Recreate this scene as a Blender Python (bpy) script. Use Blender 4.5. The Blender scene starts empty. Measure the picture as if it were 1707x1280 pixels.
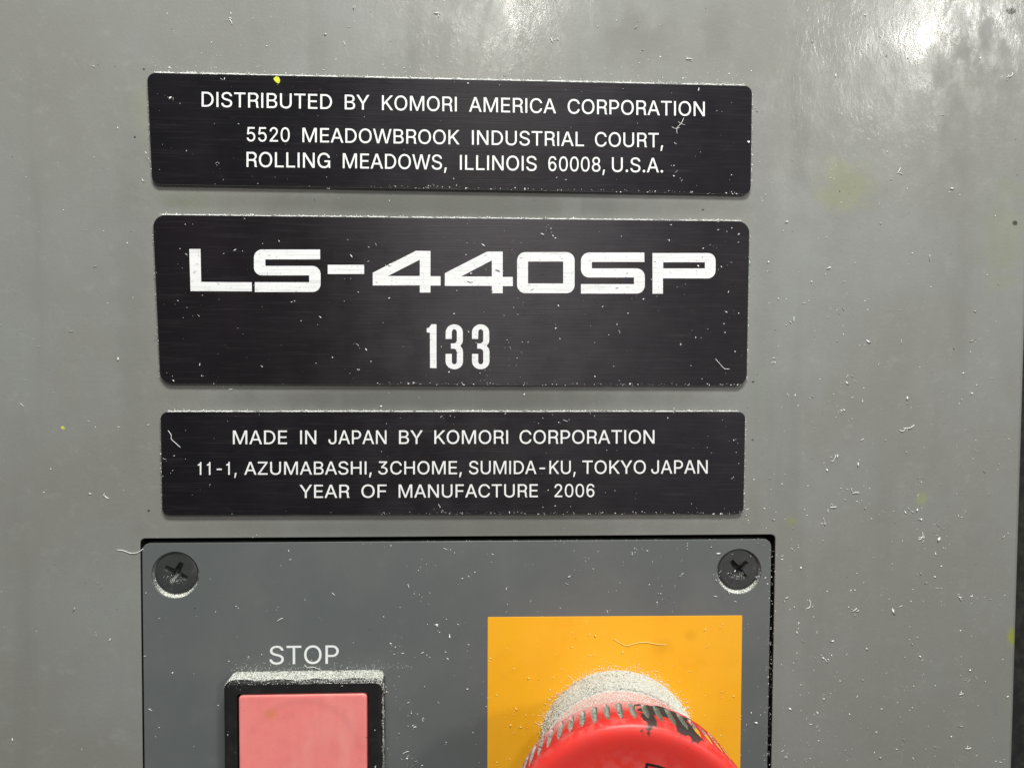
import bpy, math, random
import numpy as np
from mathutils import Vector, Matrix
from mathutils.geometry import tessellate_polygon

# One Blender unit is one centimetre; every measure below is in millimetres on the machine's front face:
# x to the right, y up, h out of the face towards the viewer.
MM = 0.1
scene = bpy.context.scene
scene.unit_settings.system = 'METRIC'
scene.unit_settings.scale_length = 0.01
random.seed(11)
rng = np.random.default_rng(11)
def V(x, y, h=0.0): return Vector((x*MM, -h*MM, y*MM))

# ------------------------------------------------------------------ camera
cam_data = bpy.data.cameras.new('camera')
cam = bpy.data.objects.new('camera', cam_data)
scene.collection.objects.link(cam)
cam_data.sensor_width = 36.0
cam_data.lens = 27.416
cam_data.clip_start = 0.5
cam_data.clip_end = 2000.0
RW = Matrix(((0.99890, -0.00276, -0.04674), (0.00455, 0.99926, 0.03824), (0.04660, -0.03841, 0.99817)))
TO_B = Matrix(((1, 0, 0), (0, 0, -1), (0, 1, 0)))
cam.matrix_world = Matrix.Translation(V(0, 0, 150)) @ (TO_B @ RW).to_4x4()
scene.camera = cam

# ------------------------------------------------------------------ world and lamps
world = bpy.data.worlds.new('World')
scene.world = world
world.use_nodes = True
wb = world.node_tree.nodes['Background']
wt = world.node_tree
def wnode(kind, **kw):
    nd = wt.nodes.new(kind)
    for k, v in kw.items(): setattr(nd, k, v)
    return nd
w_tc = wnode('ShaderNodeTexCoord')
w_dot = wnode('ShaderNodeVectorMath', operation='DOT_PRODUCT')      # a bright stretch of the hall, to the viewer's right
w_dot.inputs[1].default_value = Vector((0.40, -0.91, 0.06)).normalized()
wt.links.new(w_tc.outputs['Generated'], w_dot.inputs[0])
w_map = wnode('ShaderNodeMapRange', interpolation_type='SMOOTHSTEP')
for k, v in (('From Min', 0.905), ('From Max', 0.965), ('To Min', 0.11), ('To Max', 0.80)): w_map.inputs[k].default_value = v
wt.links.new(w_dot.outputs['Value'], w_map.inputs['Value'])
wt.links.new(w_map.outputs['Result'], wb.inputs['Strength'])
wb.inputs['Color'].default_value = (0.95, 0.97, 1.0, 1)

def lamp(name, at, aim, size, power, colour):
    d = bpy.data.lights.new(name, 'AREA'); d.shape = 'RECTANGLE'
    d.size, d.size_y = size[0]*MM, size[1]*MM
    d.energy = power; d.color = colour
    o = bpy.data.objects.new(name, d); scene.collection.objects.link(o)
    o.location = V(*at)
    o.rotation_euler = (V(*aim) - V(*at)).to_track_quat('-Z', 'Y').to_euler()
    return o
# two ceiling lamps in a row in front of the machine, one overhead, one soft bounce of the hall
lamp('ceiling_lamp', (60, 965, 2000), (0, 0, 0), (110, 80), 60000, (1.0, 0.95, 0.88))
lamp('ceiling_lamp', (1345, 925, 2000), (0, 0, 0), (200, 160), 125000, (1.0, 0.96, 0.90))
lamp('ceiling_lamp', (25, 345, 240), (10, 0, 0), (190, 80), 25500, (0.97, 1.0, 0.97))

scene.view_settings.view_transform = 'Standard'
scene.view_settings.look = 'None'
scene.view_settings.exposure = 0.0
scene.view_settings.gamma = 1.0
scene.view_settings.use_curve_mapping = False
scene.render.engine = 'CYCLES'
scene.cycles.max_bounces = 6

# ------------------------------------------------------------------ material helpers
class Mat:
    def __init__(s, name, base=(0.5, 0.5, 0.5), rough=0.5, spec=0.5, coat=0.0, coat_rough=0.1, aniso=0.0):
        s.m = bpy.data.materials.new(name); s.m.use_nodes = True
        s.t = s.m.node_tree; s.p = s.t.nodes['Principled BSDF']
        s.p.inputs['Base Color'].default_value = (*base, 1)
        s.p.inputs['Roughness'].default_value = rough
        s.p.inputs['Specular IOR Level'].default_value = spec
        s.p.inputs['Coat Weight'].default_value = coat
        s.p.inputs['Coat Roughness'].default_value = coat_rough
        s.p.inputs['Anisotropic'].default_value = aniso
        s.base = base; s.o = (0, 0, 0)
        s.col = None; s.bump = None
    def n(s, kind, **kw):
        nd = s.t.nodes.new(kind)
        for k, v in kw.items(): setattr(nd, k, v)
        return nd
    def L(s, a, b): s.t.links.new(a, b)
    def coords(s, scale=(1, 1, 1)):
        tc = s.n('ShaderNodeTexCoord'); mp = s.n('ShaderNodeMapping')
        mp.inputs['Scale'].default_value = scale
        s.L(tc.outputs['Object'], mp.inputs['Vector']); return mp.outputs['Vector']
    def noise(s, scale, detail=4, rough=0.55, stretch=(1, 1, 1), dist=0.0):
        nd = s.n('ShaderNodeTexNoise')
        nd.inputs['Scale'].default_value = scale; nd.inputs['Detail'].default_value = detail
        nd.inputs['Roughness'].default_value = rough; nd.inputs['Distortion'].default_value = dist
        s.L(s.coords(stretch), nd.inputs['Vector']); return nd.outputs['Fac']
    def ramp(s, fac, a, b, va=0.0, vb=1.0):
        nd = s.n('ShaderNodeMapRange'); nd.interpolation_type = 'SMOOTHSTEP'
        nd.inputs['From Min'].default_value = a; nd.inputs['From Max'].default_value = b
        nd.inputs['To Min'].default_value = va; nd.inputs['To Max'].default_value = vb
        s.L(fac, nd.inputs['Value']); return nd.outputs['Result']
    def math(s, op, a, b=None):
        nd = s.n('ShaderNodeMath', operation=op)
        for i, q in enumerate((a, b)):
            if q is None: continue
            if isinstance(q, (int, float)): nd.inputs[i].default_value = q
            else: s.L(q, nd.inputs[i])
        return nd.outputs[0]
    def tint(s, mask, colour, amount=1.0):
        nd = s.n('ShaderNodeMix', data_type='RGBA')
        s.L(s.math('MULTIPLY', mask, amount), nd.inputs['Factor'])
        if s.col is None: nd.inputs[6].default_value = (*s.base, 1)
        else: s.L(s.col, nd.inputs[6])
        nd.inputs[7].default_value = (*colour, 1)
        s.col = nd.outputs[2]
        s.L(s.col, s.p.inputs['Base Color'])
    def blob(s, x, y, rx, ry, edge=0.6, rag=0.5, h=0.0, nscale=4.0):
        """a ragged stain or patch of its own outline around (x, y) millimetres"""
        tc = s.n('ShaderNodeTexCoord')
        sub = s.n('ShaderNodeVectorMath', operation='SUBTRACT'); sub.inputs[1].default_value = V(x, y, h) - V(*s.o)
        s.L(tc.outputs['Object'], sub.inputs[0])
        mul = s.n('ShaderNodeVectorMath', operation='MULTIPLY'); mul.inputs[1].default_value = (1/(rx*MM), 0.0, 1/(ry*MM))
        s.L(sub.outputs[0], mul.inputs[0])
        ln = s.n('ShaderNodeVectorMath', operation='LENGTH'); s.L(mul.outputs[0], ln.inputs[0])
        d = s.math('ADD', ln.outputs['Value'], s.math('MULTIPLY', s.math('SUBTRACT', s.noise(nscale, 3), 0.5), rag*2))
        return s.ramp(d, 1.0, 1.0-edge)
    def bumps(s, fac, strength, dist):
        nd = s.n('ShaderNodeBump'); nd.inputs['Strength'].default_value = strength
        nd.inputs['Distance'].default_value = dist
        s.L(fac, nd.inputs['Height'])
        if s.bump is not None: s.L(s.bump, nd.inputs['Normal'])
        s.bump = nd.outputs['Normal']
        s.L(s.bump, s.p.inputs['Normal'])
        return s.bump
    def rough(s, fac): s.L(fac, s.p.inputs['Roughness'])

# ------------------------------------------------------------------ materials
wallm = Mat('grey_machine_paint', (0.212, 0.209, 0.188), 0.52, 0.25, coat=0.5, coat_rough=0.20)
wallm.tint(wallm.ramp(wallm.noise(0.28, 4), 0.35, 0.68), (0.234, 0.237, 0.222), 0.9)
wallm.tint(wallm.ramp(wallm.noise(0.9, 5, 0.6, (1.0, 1.0, 0.45)), 0.52, 0.78), (0.205, 0.205, 0.188), 0.55)
wallm.tint(wallm.ramp(wallm.noise(9.0, 4, 0.6), 0.58, 0.80), (0.32, 0.32, 0.30), 0.35)
wallm.tint(wallm.ramp(wallm.noise(2.4, 8, 0.72, (1, 1, 1.2), 0.5), 0.52, 0.74), (0.29, 0.29, 0.27), 0.40)
wallm.tint(wallm.ramp(wallm.noise(4.2, 7, 0.75, (1.3, 1, 0.8), 0.8), 0.60, 0.76), (0.17, 0.17, 0.152), 0.30)
for (x, y, rx, ry, c, a) in ((72, 33, 8, 7, (0.245, 0.25, 0.14), 0.55), (104, 24, 6, 14, (0.225, 0.235, 0.15), 0.4),
        (62.4, -32.8, 1.4, 1.5, (0.27, 0.30, 0.06), 0.7), (88.8, -28.2, 2.0, 1.8, (0.27, 0.30, 0.12), 0.55),
        (108.0, -56.2, 1.3, 3.4, (0.27, 0.29, 0.04), 0.9), (105, -70.3, 1.3, 4.2, (0.17, 0.215, 0.195), 0.55),
        (-77.5, -14.2, 0.45, 0.45, (0.62, 0.62, 0.08), 1.0), (63, 48, 3.2, 26, (0.165, 0.165, 0.15), 0.5),
        (-12, 60, 2.2, 12, (0.165, 0.165, 0.15), 0.45), (30, 60, 9, 7, (0.165, 0.16, 0.148), 0.6), (46, 62, 4, 9, (0.165, 0.16, 0.148), 0.45), (-62, 45, 3, 6, (0.26, 0.27, 0.17), 0.3),
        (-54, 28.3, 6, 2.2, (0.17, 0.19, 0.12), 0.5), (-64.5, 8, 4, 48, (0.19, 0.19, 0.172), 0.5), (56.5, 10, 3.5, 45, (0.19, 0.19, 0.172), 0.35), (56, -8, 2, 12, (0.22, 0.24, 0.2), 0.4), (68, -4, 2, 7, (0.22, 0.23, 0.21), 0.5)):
    wallm.tint(wallm.blob(x, y, rx, ry, 0.75, 0.85, nscale=max(2.5, 11/max(rx, ry))), c, a)
for (x, y, rx, ry, a) in ((-4, 28.4, 66, 4.2, 0.9), (-4, -8.6, 64, 4.0, 0.85), (-2, -33.5, 68, 3.6, 0.6)):      # ragged darker bands between the plates and above the panel
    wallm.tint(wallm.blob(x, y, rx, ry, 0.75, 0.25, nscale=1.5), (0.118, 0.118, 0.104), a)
for (x, y, rx, ry) in ((106.1, 26.2, 0.62, 0.55), (104.2, 67.2, 1.25, 0.7), (43.8, 28.0, 0.28, 0.22), (-61.9, -30.0, 0.3, 0.25), (-63.5, 40, 0.25, 0.22),
        (-61.7, 52.5, 0.22, 0.2), (54.1, 46.9, 0.25, 0.22), (94.4, 1.4, 0.22, 0.22), (54.2, -5.2, 0.3, 0.2), (54.3, -16.6, 0.3, 0.2), (79.4, 58, 0.35, 0.25)):
    wallm.tint(wallm.blob(x, y, rx, ry, 0.35, 0.35, nscale=9.0), (0.03, 0.026, 0.02), 0.92)
cw = wallm.math('ADD', wallm.ramp(wallm.noise(0.55, 5, 0.6, (1.0, 1.0, 0.35), 0.4), 0.36, 0.66, 0.12, 0.75), wallm.ramp(wallm.noise(2.6, 4, 0.6, (1.0, 1.0, 0.7)), 0.4, 0.7, -0.12, 0.25))
wallm.L(cw, wallm.p.inputs['Coat Weight'])
wallm.L(wallm.ramp(wallm.noise(0.7, 4), 0.35, 0.65, 0.15, 0.27), wallm.p.inputs['Coat Roughness'])
wallm.tint(wallm.ramp(wallm.noise(0.9, 5, 0.6, (1.0, 1.0, 0.12)), 0.54, 0.72), (0.185, 0.186, 0.168), 0.45)
wallm.bumps(wallm.noise(16.0, 4, 0.6, dist=0.3), 0.26, 0.012)
wallm.bumps(wallm.noise(0.8, 2), 0.10, 0.10)
wallm.rough(wallm.ramp(wallm.noise(1.3, 4), 0.3, 0.75, 0.36, 0.52))
wn = wallm.n('ShaderNodeBump'); wn.inputs['Strength'].default_value = 0.28; wn.inputs['Distance'].default_value = 0.012
wallm.L(wallm.noise(11.0, 4, 0.6, (1, 1, 0.55), 0.6), wn.inputs['Height']); wallm.L(wn.outputs['Normal'], wallm.p.inputs['Coat Normal'])

panelm = Mat('slate_panel_paint', (0.110, 0.119, 0.118), 0.42, 0.5, coat=0.12, coat_rough=0.25)
panelm.tint(panelm.ramp(panelm.noise(0.45, 4), 0.38, 0.7), (0.137, 0.142, 0.137), 0.8)
panelm.tint(panelm.ramp(panelm.noise(2.2, 5, 0.65), 0.55, 0.8), (0.17, 0.172, 0.165), 0.35)
panelm.tint(panelm.ramp(panelm.noise(6.0, 7, 0.75), 0.58, 0.76), (0.15, 0.152, 0.148), 0.3)
panelm.bumps(panelm.noise(22.0, 3), 0.12, 0.008)

def brushed_black(name, seed, base, rough, spec, aniso):
    m = Mat(name, base, 0.34, spec, aniso=aniso)
    m.p.inputs['Tangent'].default_value = (1, 0, 0)
    m.p.inputs['Anisotropic Rotation'].default_value = 0.25
    tg = m.n('ShaderNodeCombineXYZ'); tg.inputs[0].default_value = 1.0
    m.L(tg.outputs[0], m.p.inputs['Tangent'])
    m.p.inputs['Specular Tint'].default_value = (1.0, 0.93, 1.0, 1)
    fine = m.noise(30.0, 3, 0.6, (0.025, 1, 1.6))
    m.bumps(fine, 0.5, 0.005)
    m.tint(m.ramp(m.noise(0.5 + seed*0.07, 4, 0.6), 0.45, 0.75), tuple(q*1.5 for q in base), 0.8)
    m.tint(m.ramp(m.noise(24.0, 4, 0.7, (0.035, 1, 1.2)), 0.50, 0.75), (0.040, 0.035, 0.038), 0.38)
    m.tint(m.ramp(m.noise(3.1, 6, 0.75, (0.6, 1, 1.3), 0.8), 0.60, 0.80), (0.06, 0.058, 0.06), 0.22)
    m.rough(m.ramp(m.noise(1.6, 5), 0.3, 0.7, rough-0.05, rough+0.06))
    return m
black_top = brushed_black('black_brushed_aluminium', 0, (0.0085, 0.0078, 0.0090), 0.33, 0.15, 0.75)
black_mid = brushed_black('purple_black_brushed_aluminium', 1, (0.0095, 0.0075, 0.0090), 0.37, 0.32, 0.92)
black_low = brushed_black('deep_black_brushed_aluminium', 2, (0.0072, 0.0065, 0.0075), 0.33, 0.32, 0.75)
edgem = Mat('dull_plate_edge', (0.085, 0.085, 0.08), 0.4, 0.5)
letterm = Mat('aluminium_white_lettering', (0.80, 0.80, 0.78), 0.5, 0.3)
letterm.tint(letterm.ramp(letterm.noise(18.0, 3, 0.6), 0.56, 0.72), (0.66, 0.66, 0.65), 0.6)
silverm = Mat('brushed_silver_lettering', (0.80, 0.79, 0.79), 0.42, 0.6)
silverm.tint(silverm.ramp(silverm.noise(22.0, 3, 0.6, (0.06, 1, 1.5)), 0.45, 0.7), (0.61, 0.60, 0.60), 0.75)
silverm.tint(silverm.ramp(silverm.noise(20.0, 2, 0.5), 0.64, 0.70), (0.42, 0.42, 0.41), 0.7)
printm = Mat('white_printed_lettering', (0.78, 0.80, 0.78), 0.5, 0.4)

blackp = Mat('black_plastic', (0.011, 0.010, 0.010), 0.36, 0.5)
blackp.tint(blackp.ramp(blackp.noise(1.7, 5, 0.7), 0.45, 0.75), (0.026, 0.027, 0.026), 0.7)
blackp.bumps(blackp.noise(30.0, 2), 0.1, 0.006)
buttonm = Mat('pink_red_translucent_plastic', (0.88, 0.255, 0.235), 0.34, 0.5, coat=0.15, coat_rough=0.2)
buttonm.p.inputs['Subsurface Weight'].default_value = 0.25
buttonm.p.inputs['Subsurface Radius'].default_value = (0.2, 0.08, 0.06)
buttonm.o = (-32.1, -76.0, 0)
buttonm.tint(buttonm.ramp(buttonm.noise(0.9, 4), 0.4, 0.7), (0.82, 0.235, 0.22), 0.8)
buttonm.tint(buttonm.ramp(buttonm.noise(2.3, 5, 0.65), 0.48, 0.75), (0.74, 0.175, 0.17), 0.5)
buttonm.tint(buttonm.ramp(buttonm.noise(1.1, 3, 0.5, (1.6, 1, 0.5)), 0.5, 0.75), (0.90, 0.35, 0.31), 0.55)
buttonm.rough(buttonm.ramp(buttonm.noise(1.8, 5, 0.6), 0.35, 0.7, 0.24, 0.46))
buttonm.bumps(buttonm.noise(1.6, 3), 0.12, 0.03)
buttonm.tint(buttonm.blob(-38.2, -67.6, 2.2, 1.6, 0.9, 0.3), (0.72, 0.25, 0.07), 0.55)

labelm = Mat('amber_yellow_paint', (0.90, 0.43, 0.014), 0.40, 0.5, coat=0.1)
labelm.o = (27.7, -78, 0)
labelm.tint(labelm.ramp(labelm.noise(0.7, 4), 0.4, 0.7), (0.87, 0.395, 0.010), 0.8)
labelm.tint(labelm.blob(36.5, -57.5, 3.2, 2.4, 0.9, 0.4), (0.70, 0.33, 0.006), 0.6)
labelm.tint(labelm.blob(42.3, -55.3, 1.7, 1.8, 0.9, 0.4), (0.70, 0.33, 0.006), 0.5)
labelm.tint(labelm.ramp(labelm.noise(1.6, 5, 0.65), 0.52, 0.8), (0.76, 0.33, 0.010), 0.45)
labelm.tint(labelm.ramp(labelm.noise(12.0, 5, 0.7), 0.60, 0.78), (0.95, 0.55, 0.07), 0.35)
labelm.rough(labelm.ramp(labelm.noise(1.2, 5), 0.3, 0.7, 0.30, 0.5))
labelm.bumps(labelm.noise(14.0, 3), 0.08, 0.008)

collarm = Mat('dust_caked_grey_collar', (0.52, 0.52, 0.47), 0.9, 0.2)
collarm.tint(collarm.ramp(collarm.noise(30.0, 3, 0.7), 0.46, 0.58), (0.80, 0.79, 0.73), 0.9)
collarm.tint(collarm.ramp(collarm.noise(24.0, 2, 0.6), 0.60, 0.68), (0.09, 0.09, 0.085), 0.8)
collarm.bumps(collarm.noise(26.0, 3, 0.7), 0.8, 0.03)

redm = Mat('red_plastic', (0.76, 0.040, 0.030), 0.40, 0.4)
groovem = Mat('dust_filled_groove', (0.30, 0.285, 0.23), 0.9, 0.2)
groovem.tint(groovem.ramp(groovem.noise(26.0, 3, 0.7), 0.48, 0.62), (0.60, 0.57, 0.50), 0.85)
groovem.tint(groovem.ramp(groovem.noise(9.0, 2, 0.6), 0.58, 0.66), (0.10, 0.10, 0.08), 0.8)
groovem.bumps(groovem.noise(26.0, 3, 0.7), 0.6, 0.02)
arrowm = Mat('black_ink_line', (0.02, 0.012, 0.012), 0.5, 0.4)

screwm = Mat('black_oxide_steel', (0.035, 0.037, 0.036), 0.45, 0.5)
screwm.tint(screwm.ramp(screwm.noise(5.0, 5, 0.7), 0.5, 0.75), (0.085, 0.086, 0.08), 0.6)
screwm.bumps(screwm.noise(14.0, 4, 0.6), 0.25, 0.015)
dustm = Mat('white_paper_dust', (0.83, 0.83, 0.80), 0.9, 0.1)
dustm.p.inputs['Subsurface Weight'].default_value = 0.0
softdustm = Mat('thin_translucent_dust', (0.46, 0.46, 0.44), 0.9, 0.1)
powderm = Mat('pale_powder', (0.84, 0.84, 0.77), 0.95, 0.1)
greydustm = Mat('grey_grains', (0.16, 0.16, 0.15), 0.9, 0.1)
amberdustm = Mat('yellow_tinted_dust', (0.90, 0.66, 0.22), 0.8, 0.2)
paintfleckm = Mat('lime_yellow_paint', (0.62, 0.66, 0.04), 0.5, 0.4)
darkm = Mat('dark_grey_interior', (0.012, 0.012, 0.011), 0.8, 0.3)
darkm.tint(darkm.ramp(darkm.noise(3.0, 5, 0.7), 0.4, 0.7), (0.035, 0.036, 0.03), 0.8)

# ------------------------------------------------------------------ mesh helpers
def tag(o, label=None, cat=None, group=None, kind=None):
    for k, v in (('label', label), ('category', cat), ('group', group), ('kind', kind)):
        if v: o[k] = v
    return o
class MB:
    def __init__(s): s.v = []; s.f = []; s.mi = []; s.sm = []
    def ring(s, pts, h):
        i0 = len(s.v); s.v += [(x, y, h) for x, y in pts]; return list(range(i0, i0+len(pts)))
    def face(s, f, mi=0, sm=False): s.f.append(tuple(f)); s.mi.append(mi); s.sm.append(sm)
    def bridge(s, a, b, mi=0, sm=True, flip=False):
        n = len(a)
        for i in range(n):
            j = (i+1) % n
            q = (a[i], a[j], b[j], b[i])
            s.face(q[::-1] if flip else q, mi, sm)
    def build(s, name, mats, parent=None, origin=(0, 0, 0)):
        me = bpy.data.meshes.new(name)
        ox, oy, oh = origin
        me.from_pydata([V(x-ox, y-oy, h-oh) for x, y, h in s.v], [], s.f)
        for m in mats: me.materials.append(m.m)
        me.polygons.foreach_set('material_index', s.mi)
        me.polygons.foreach_set('use_smooth', s.sm)
        me.update()
        me.set_sharp_from_angle(angle=math.radians(50))
        me.polygons.foreach_set('use_smooth', s.sm)
        o = bpy.data.objects.new(name, me); scene.collection.objects.link(o)
        if parent is not None:
            o.parent = parent
            po = parent.get('_o', (0, 0, 0))
            o.location = V(ox-po[0], oy-po[1], oh-po[2])
        else: o.location = V(ox, oy, oh)
        ORIG[o.name] = origin
        return o
ORIG = {}
def empty(name, at):
    o = bpy.data.objects.new(name, None); scene.collection.objects.link(o)
    o.empty_display_size = 0.5; o.location = V(*at); ORIG[o.name] = at
    return o
def child(mb, name, mats, parent, origin=None):
    at = ORIG[parent.name]
    o = mb.build(name, mats, None, origin or at)
    o.parent = parent
    g = origin or at
    o.location = V(g[0]-at[0], g[1]-at[1], g[2]-at[2])
    return o
def rquad(cs, r, n=6):
    """rounded quadrilateral, counter-clockwise from bottom-left"""
    out = []
    k = len(cs)
    for i in range(k):
        p, a, b = Vector(cs[i]), Vector(cs[i-1]), Vector(cs[(i+1) % k])
        da, db = (a-p).normalized(), (b-p).normalized()
        ang = da.angle(db); t = r/math.tan(ang/2)
        c = p + (da+db).normalized()*(r/math.sin(ang/2))
        s = p+da*t - c; e = p+db*t - c
        a0 = math.atan2(s.y, s.x); a1 = math.atan2(e.y, e.x)
        while a1 < a0: a1 += 2*math.pi
        for q in range(n+1):
            w = a0+(a1-a0)*q/n
            out.append((c.x+r*math.cos(w), c.y+r*math.sin(w)))
    return out
def rect(x0, y0, x1, y1): return [(x0, y0), (x1, y0), (x1, y1), (x0, y1)]
def circle(x, y, r, n=64): return [(x+r*math.cos(2*math.pi*i/n), y+r*math.sin(2*math.pi*i/n)) for i in range(n)]
def inset(pts, d):
    n = len(pts); out = []
    for i in range(n):
        p, a, b = Vector(pts[i]), Vector(pts[i-1]), Vector(pts[(i+1) % n])
        e1, e2 = (p-a), (b-p)
        e1 = e1.normalized() if e1.length > 1e-6 else e2.normalized()
        e2 = e2.normalized() if e2.length > 1e-6 else e1
        n1, n2 = Vector((-e1.y, e1.x)), Vector((-e2.y, e2.x))
        m = n1+n2; m = m/max(1e-6, m.length_squared)*2
        out.append((p.x+m.x*d, p.y+m.y*d))
    return out
def area(pts): return sum(pts[i-1][0]*pts[i][1]-pts[i][0]*pts[i-1][1] for i in range(len(pts)))/2
def slab(mb, outer, holes, h0, h1, bevel=0.0, m_top=0, m_side=0, steps=3, hole_bevel=None, m_bevel=None, m_hole=None):
    if area(outer) < 0: outer = outer[::-1]
    hb = bevel if hole_bevel is None else hole_bevel
    m_bevel = m_side if m_bevel is None else m_bevel
    m_hole = m_side if m_hole is None else m_hole
    caps = []
    def wall(pts, bev, sign):
        r = mb.ring(pts, h0); q = mb.ring(pts, h1-bev)
        mb.bridge(r, q, m_side if sign > 0 else m_hole, bev > 0, flip=sign < 0)
        last, lp = q, pts
        if bev > 0:
            for k in range(1, steps+1):
                w = math.pi/2*k/steps
                lp = inset(pts, sign*bev*(1-math.cos(w)))
                nx = mb.ring(lp, h1-bev+bev*math.sin(w))
                mb.bridge(last, nx, m_bevel, True, flip=sign < 0); last = nx
        caps.append((last, lp))
    wall(outer, bevel, 1)
    for hl in holes:
        if area(hl) < 0: hl = hl[::-1]
        wall(hl, hb, -1)
    idx = [i for l, _ in caps for i in l]
    for t in tessellate_polygon([[Vector((x, y, 0)) for x, y in p] for _, p in caps]):
        a, b, c = (idx[i] for i in t)
        A, B, C = mb.v[a], mb.v[b], mb.v[c]
        cr = (B[0]-A[0])*(C[1]-A[1])-(C[0]-A[0])*(B[1]-A[1])
        if abs(cr) < 1e-9: continue
        mb.face((a, b, c) if cr > 0 else (a, c, b), m_top, False)
def lathe(mb, prof, n, cx=0, cy=0, mi=0, close_end=True):
    rings = [mb.ring(circle(cx, cy, r, n), h) for r, h in prof if r > 1e-6]
    for a, b in zip(rings, rings[1:]): mb.bridge(a, b, mi, True)
    if close_end:
        i = len(mb.v); mb.v.append((cx, cy, prof[-1][1]))
        r = rings[-1]
        for k in range(n): mb.face((r[k], r[(k+1) % n], i), mi, True)

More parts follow.
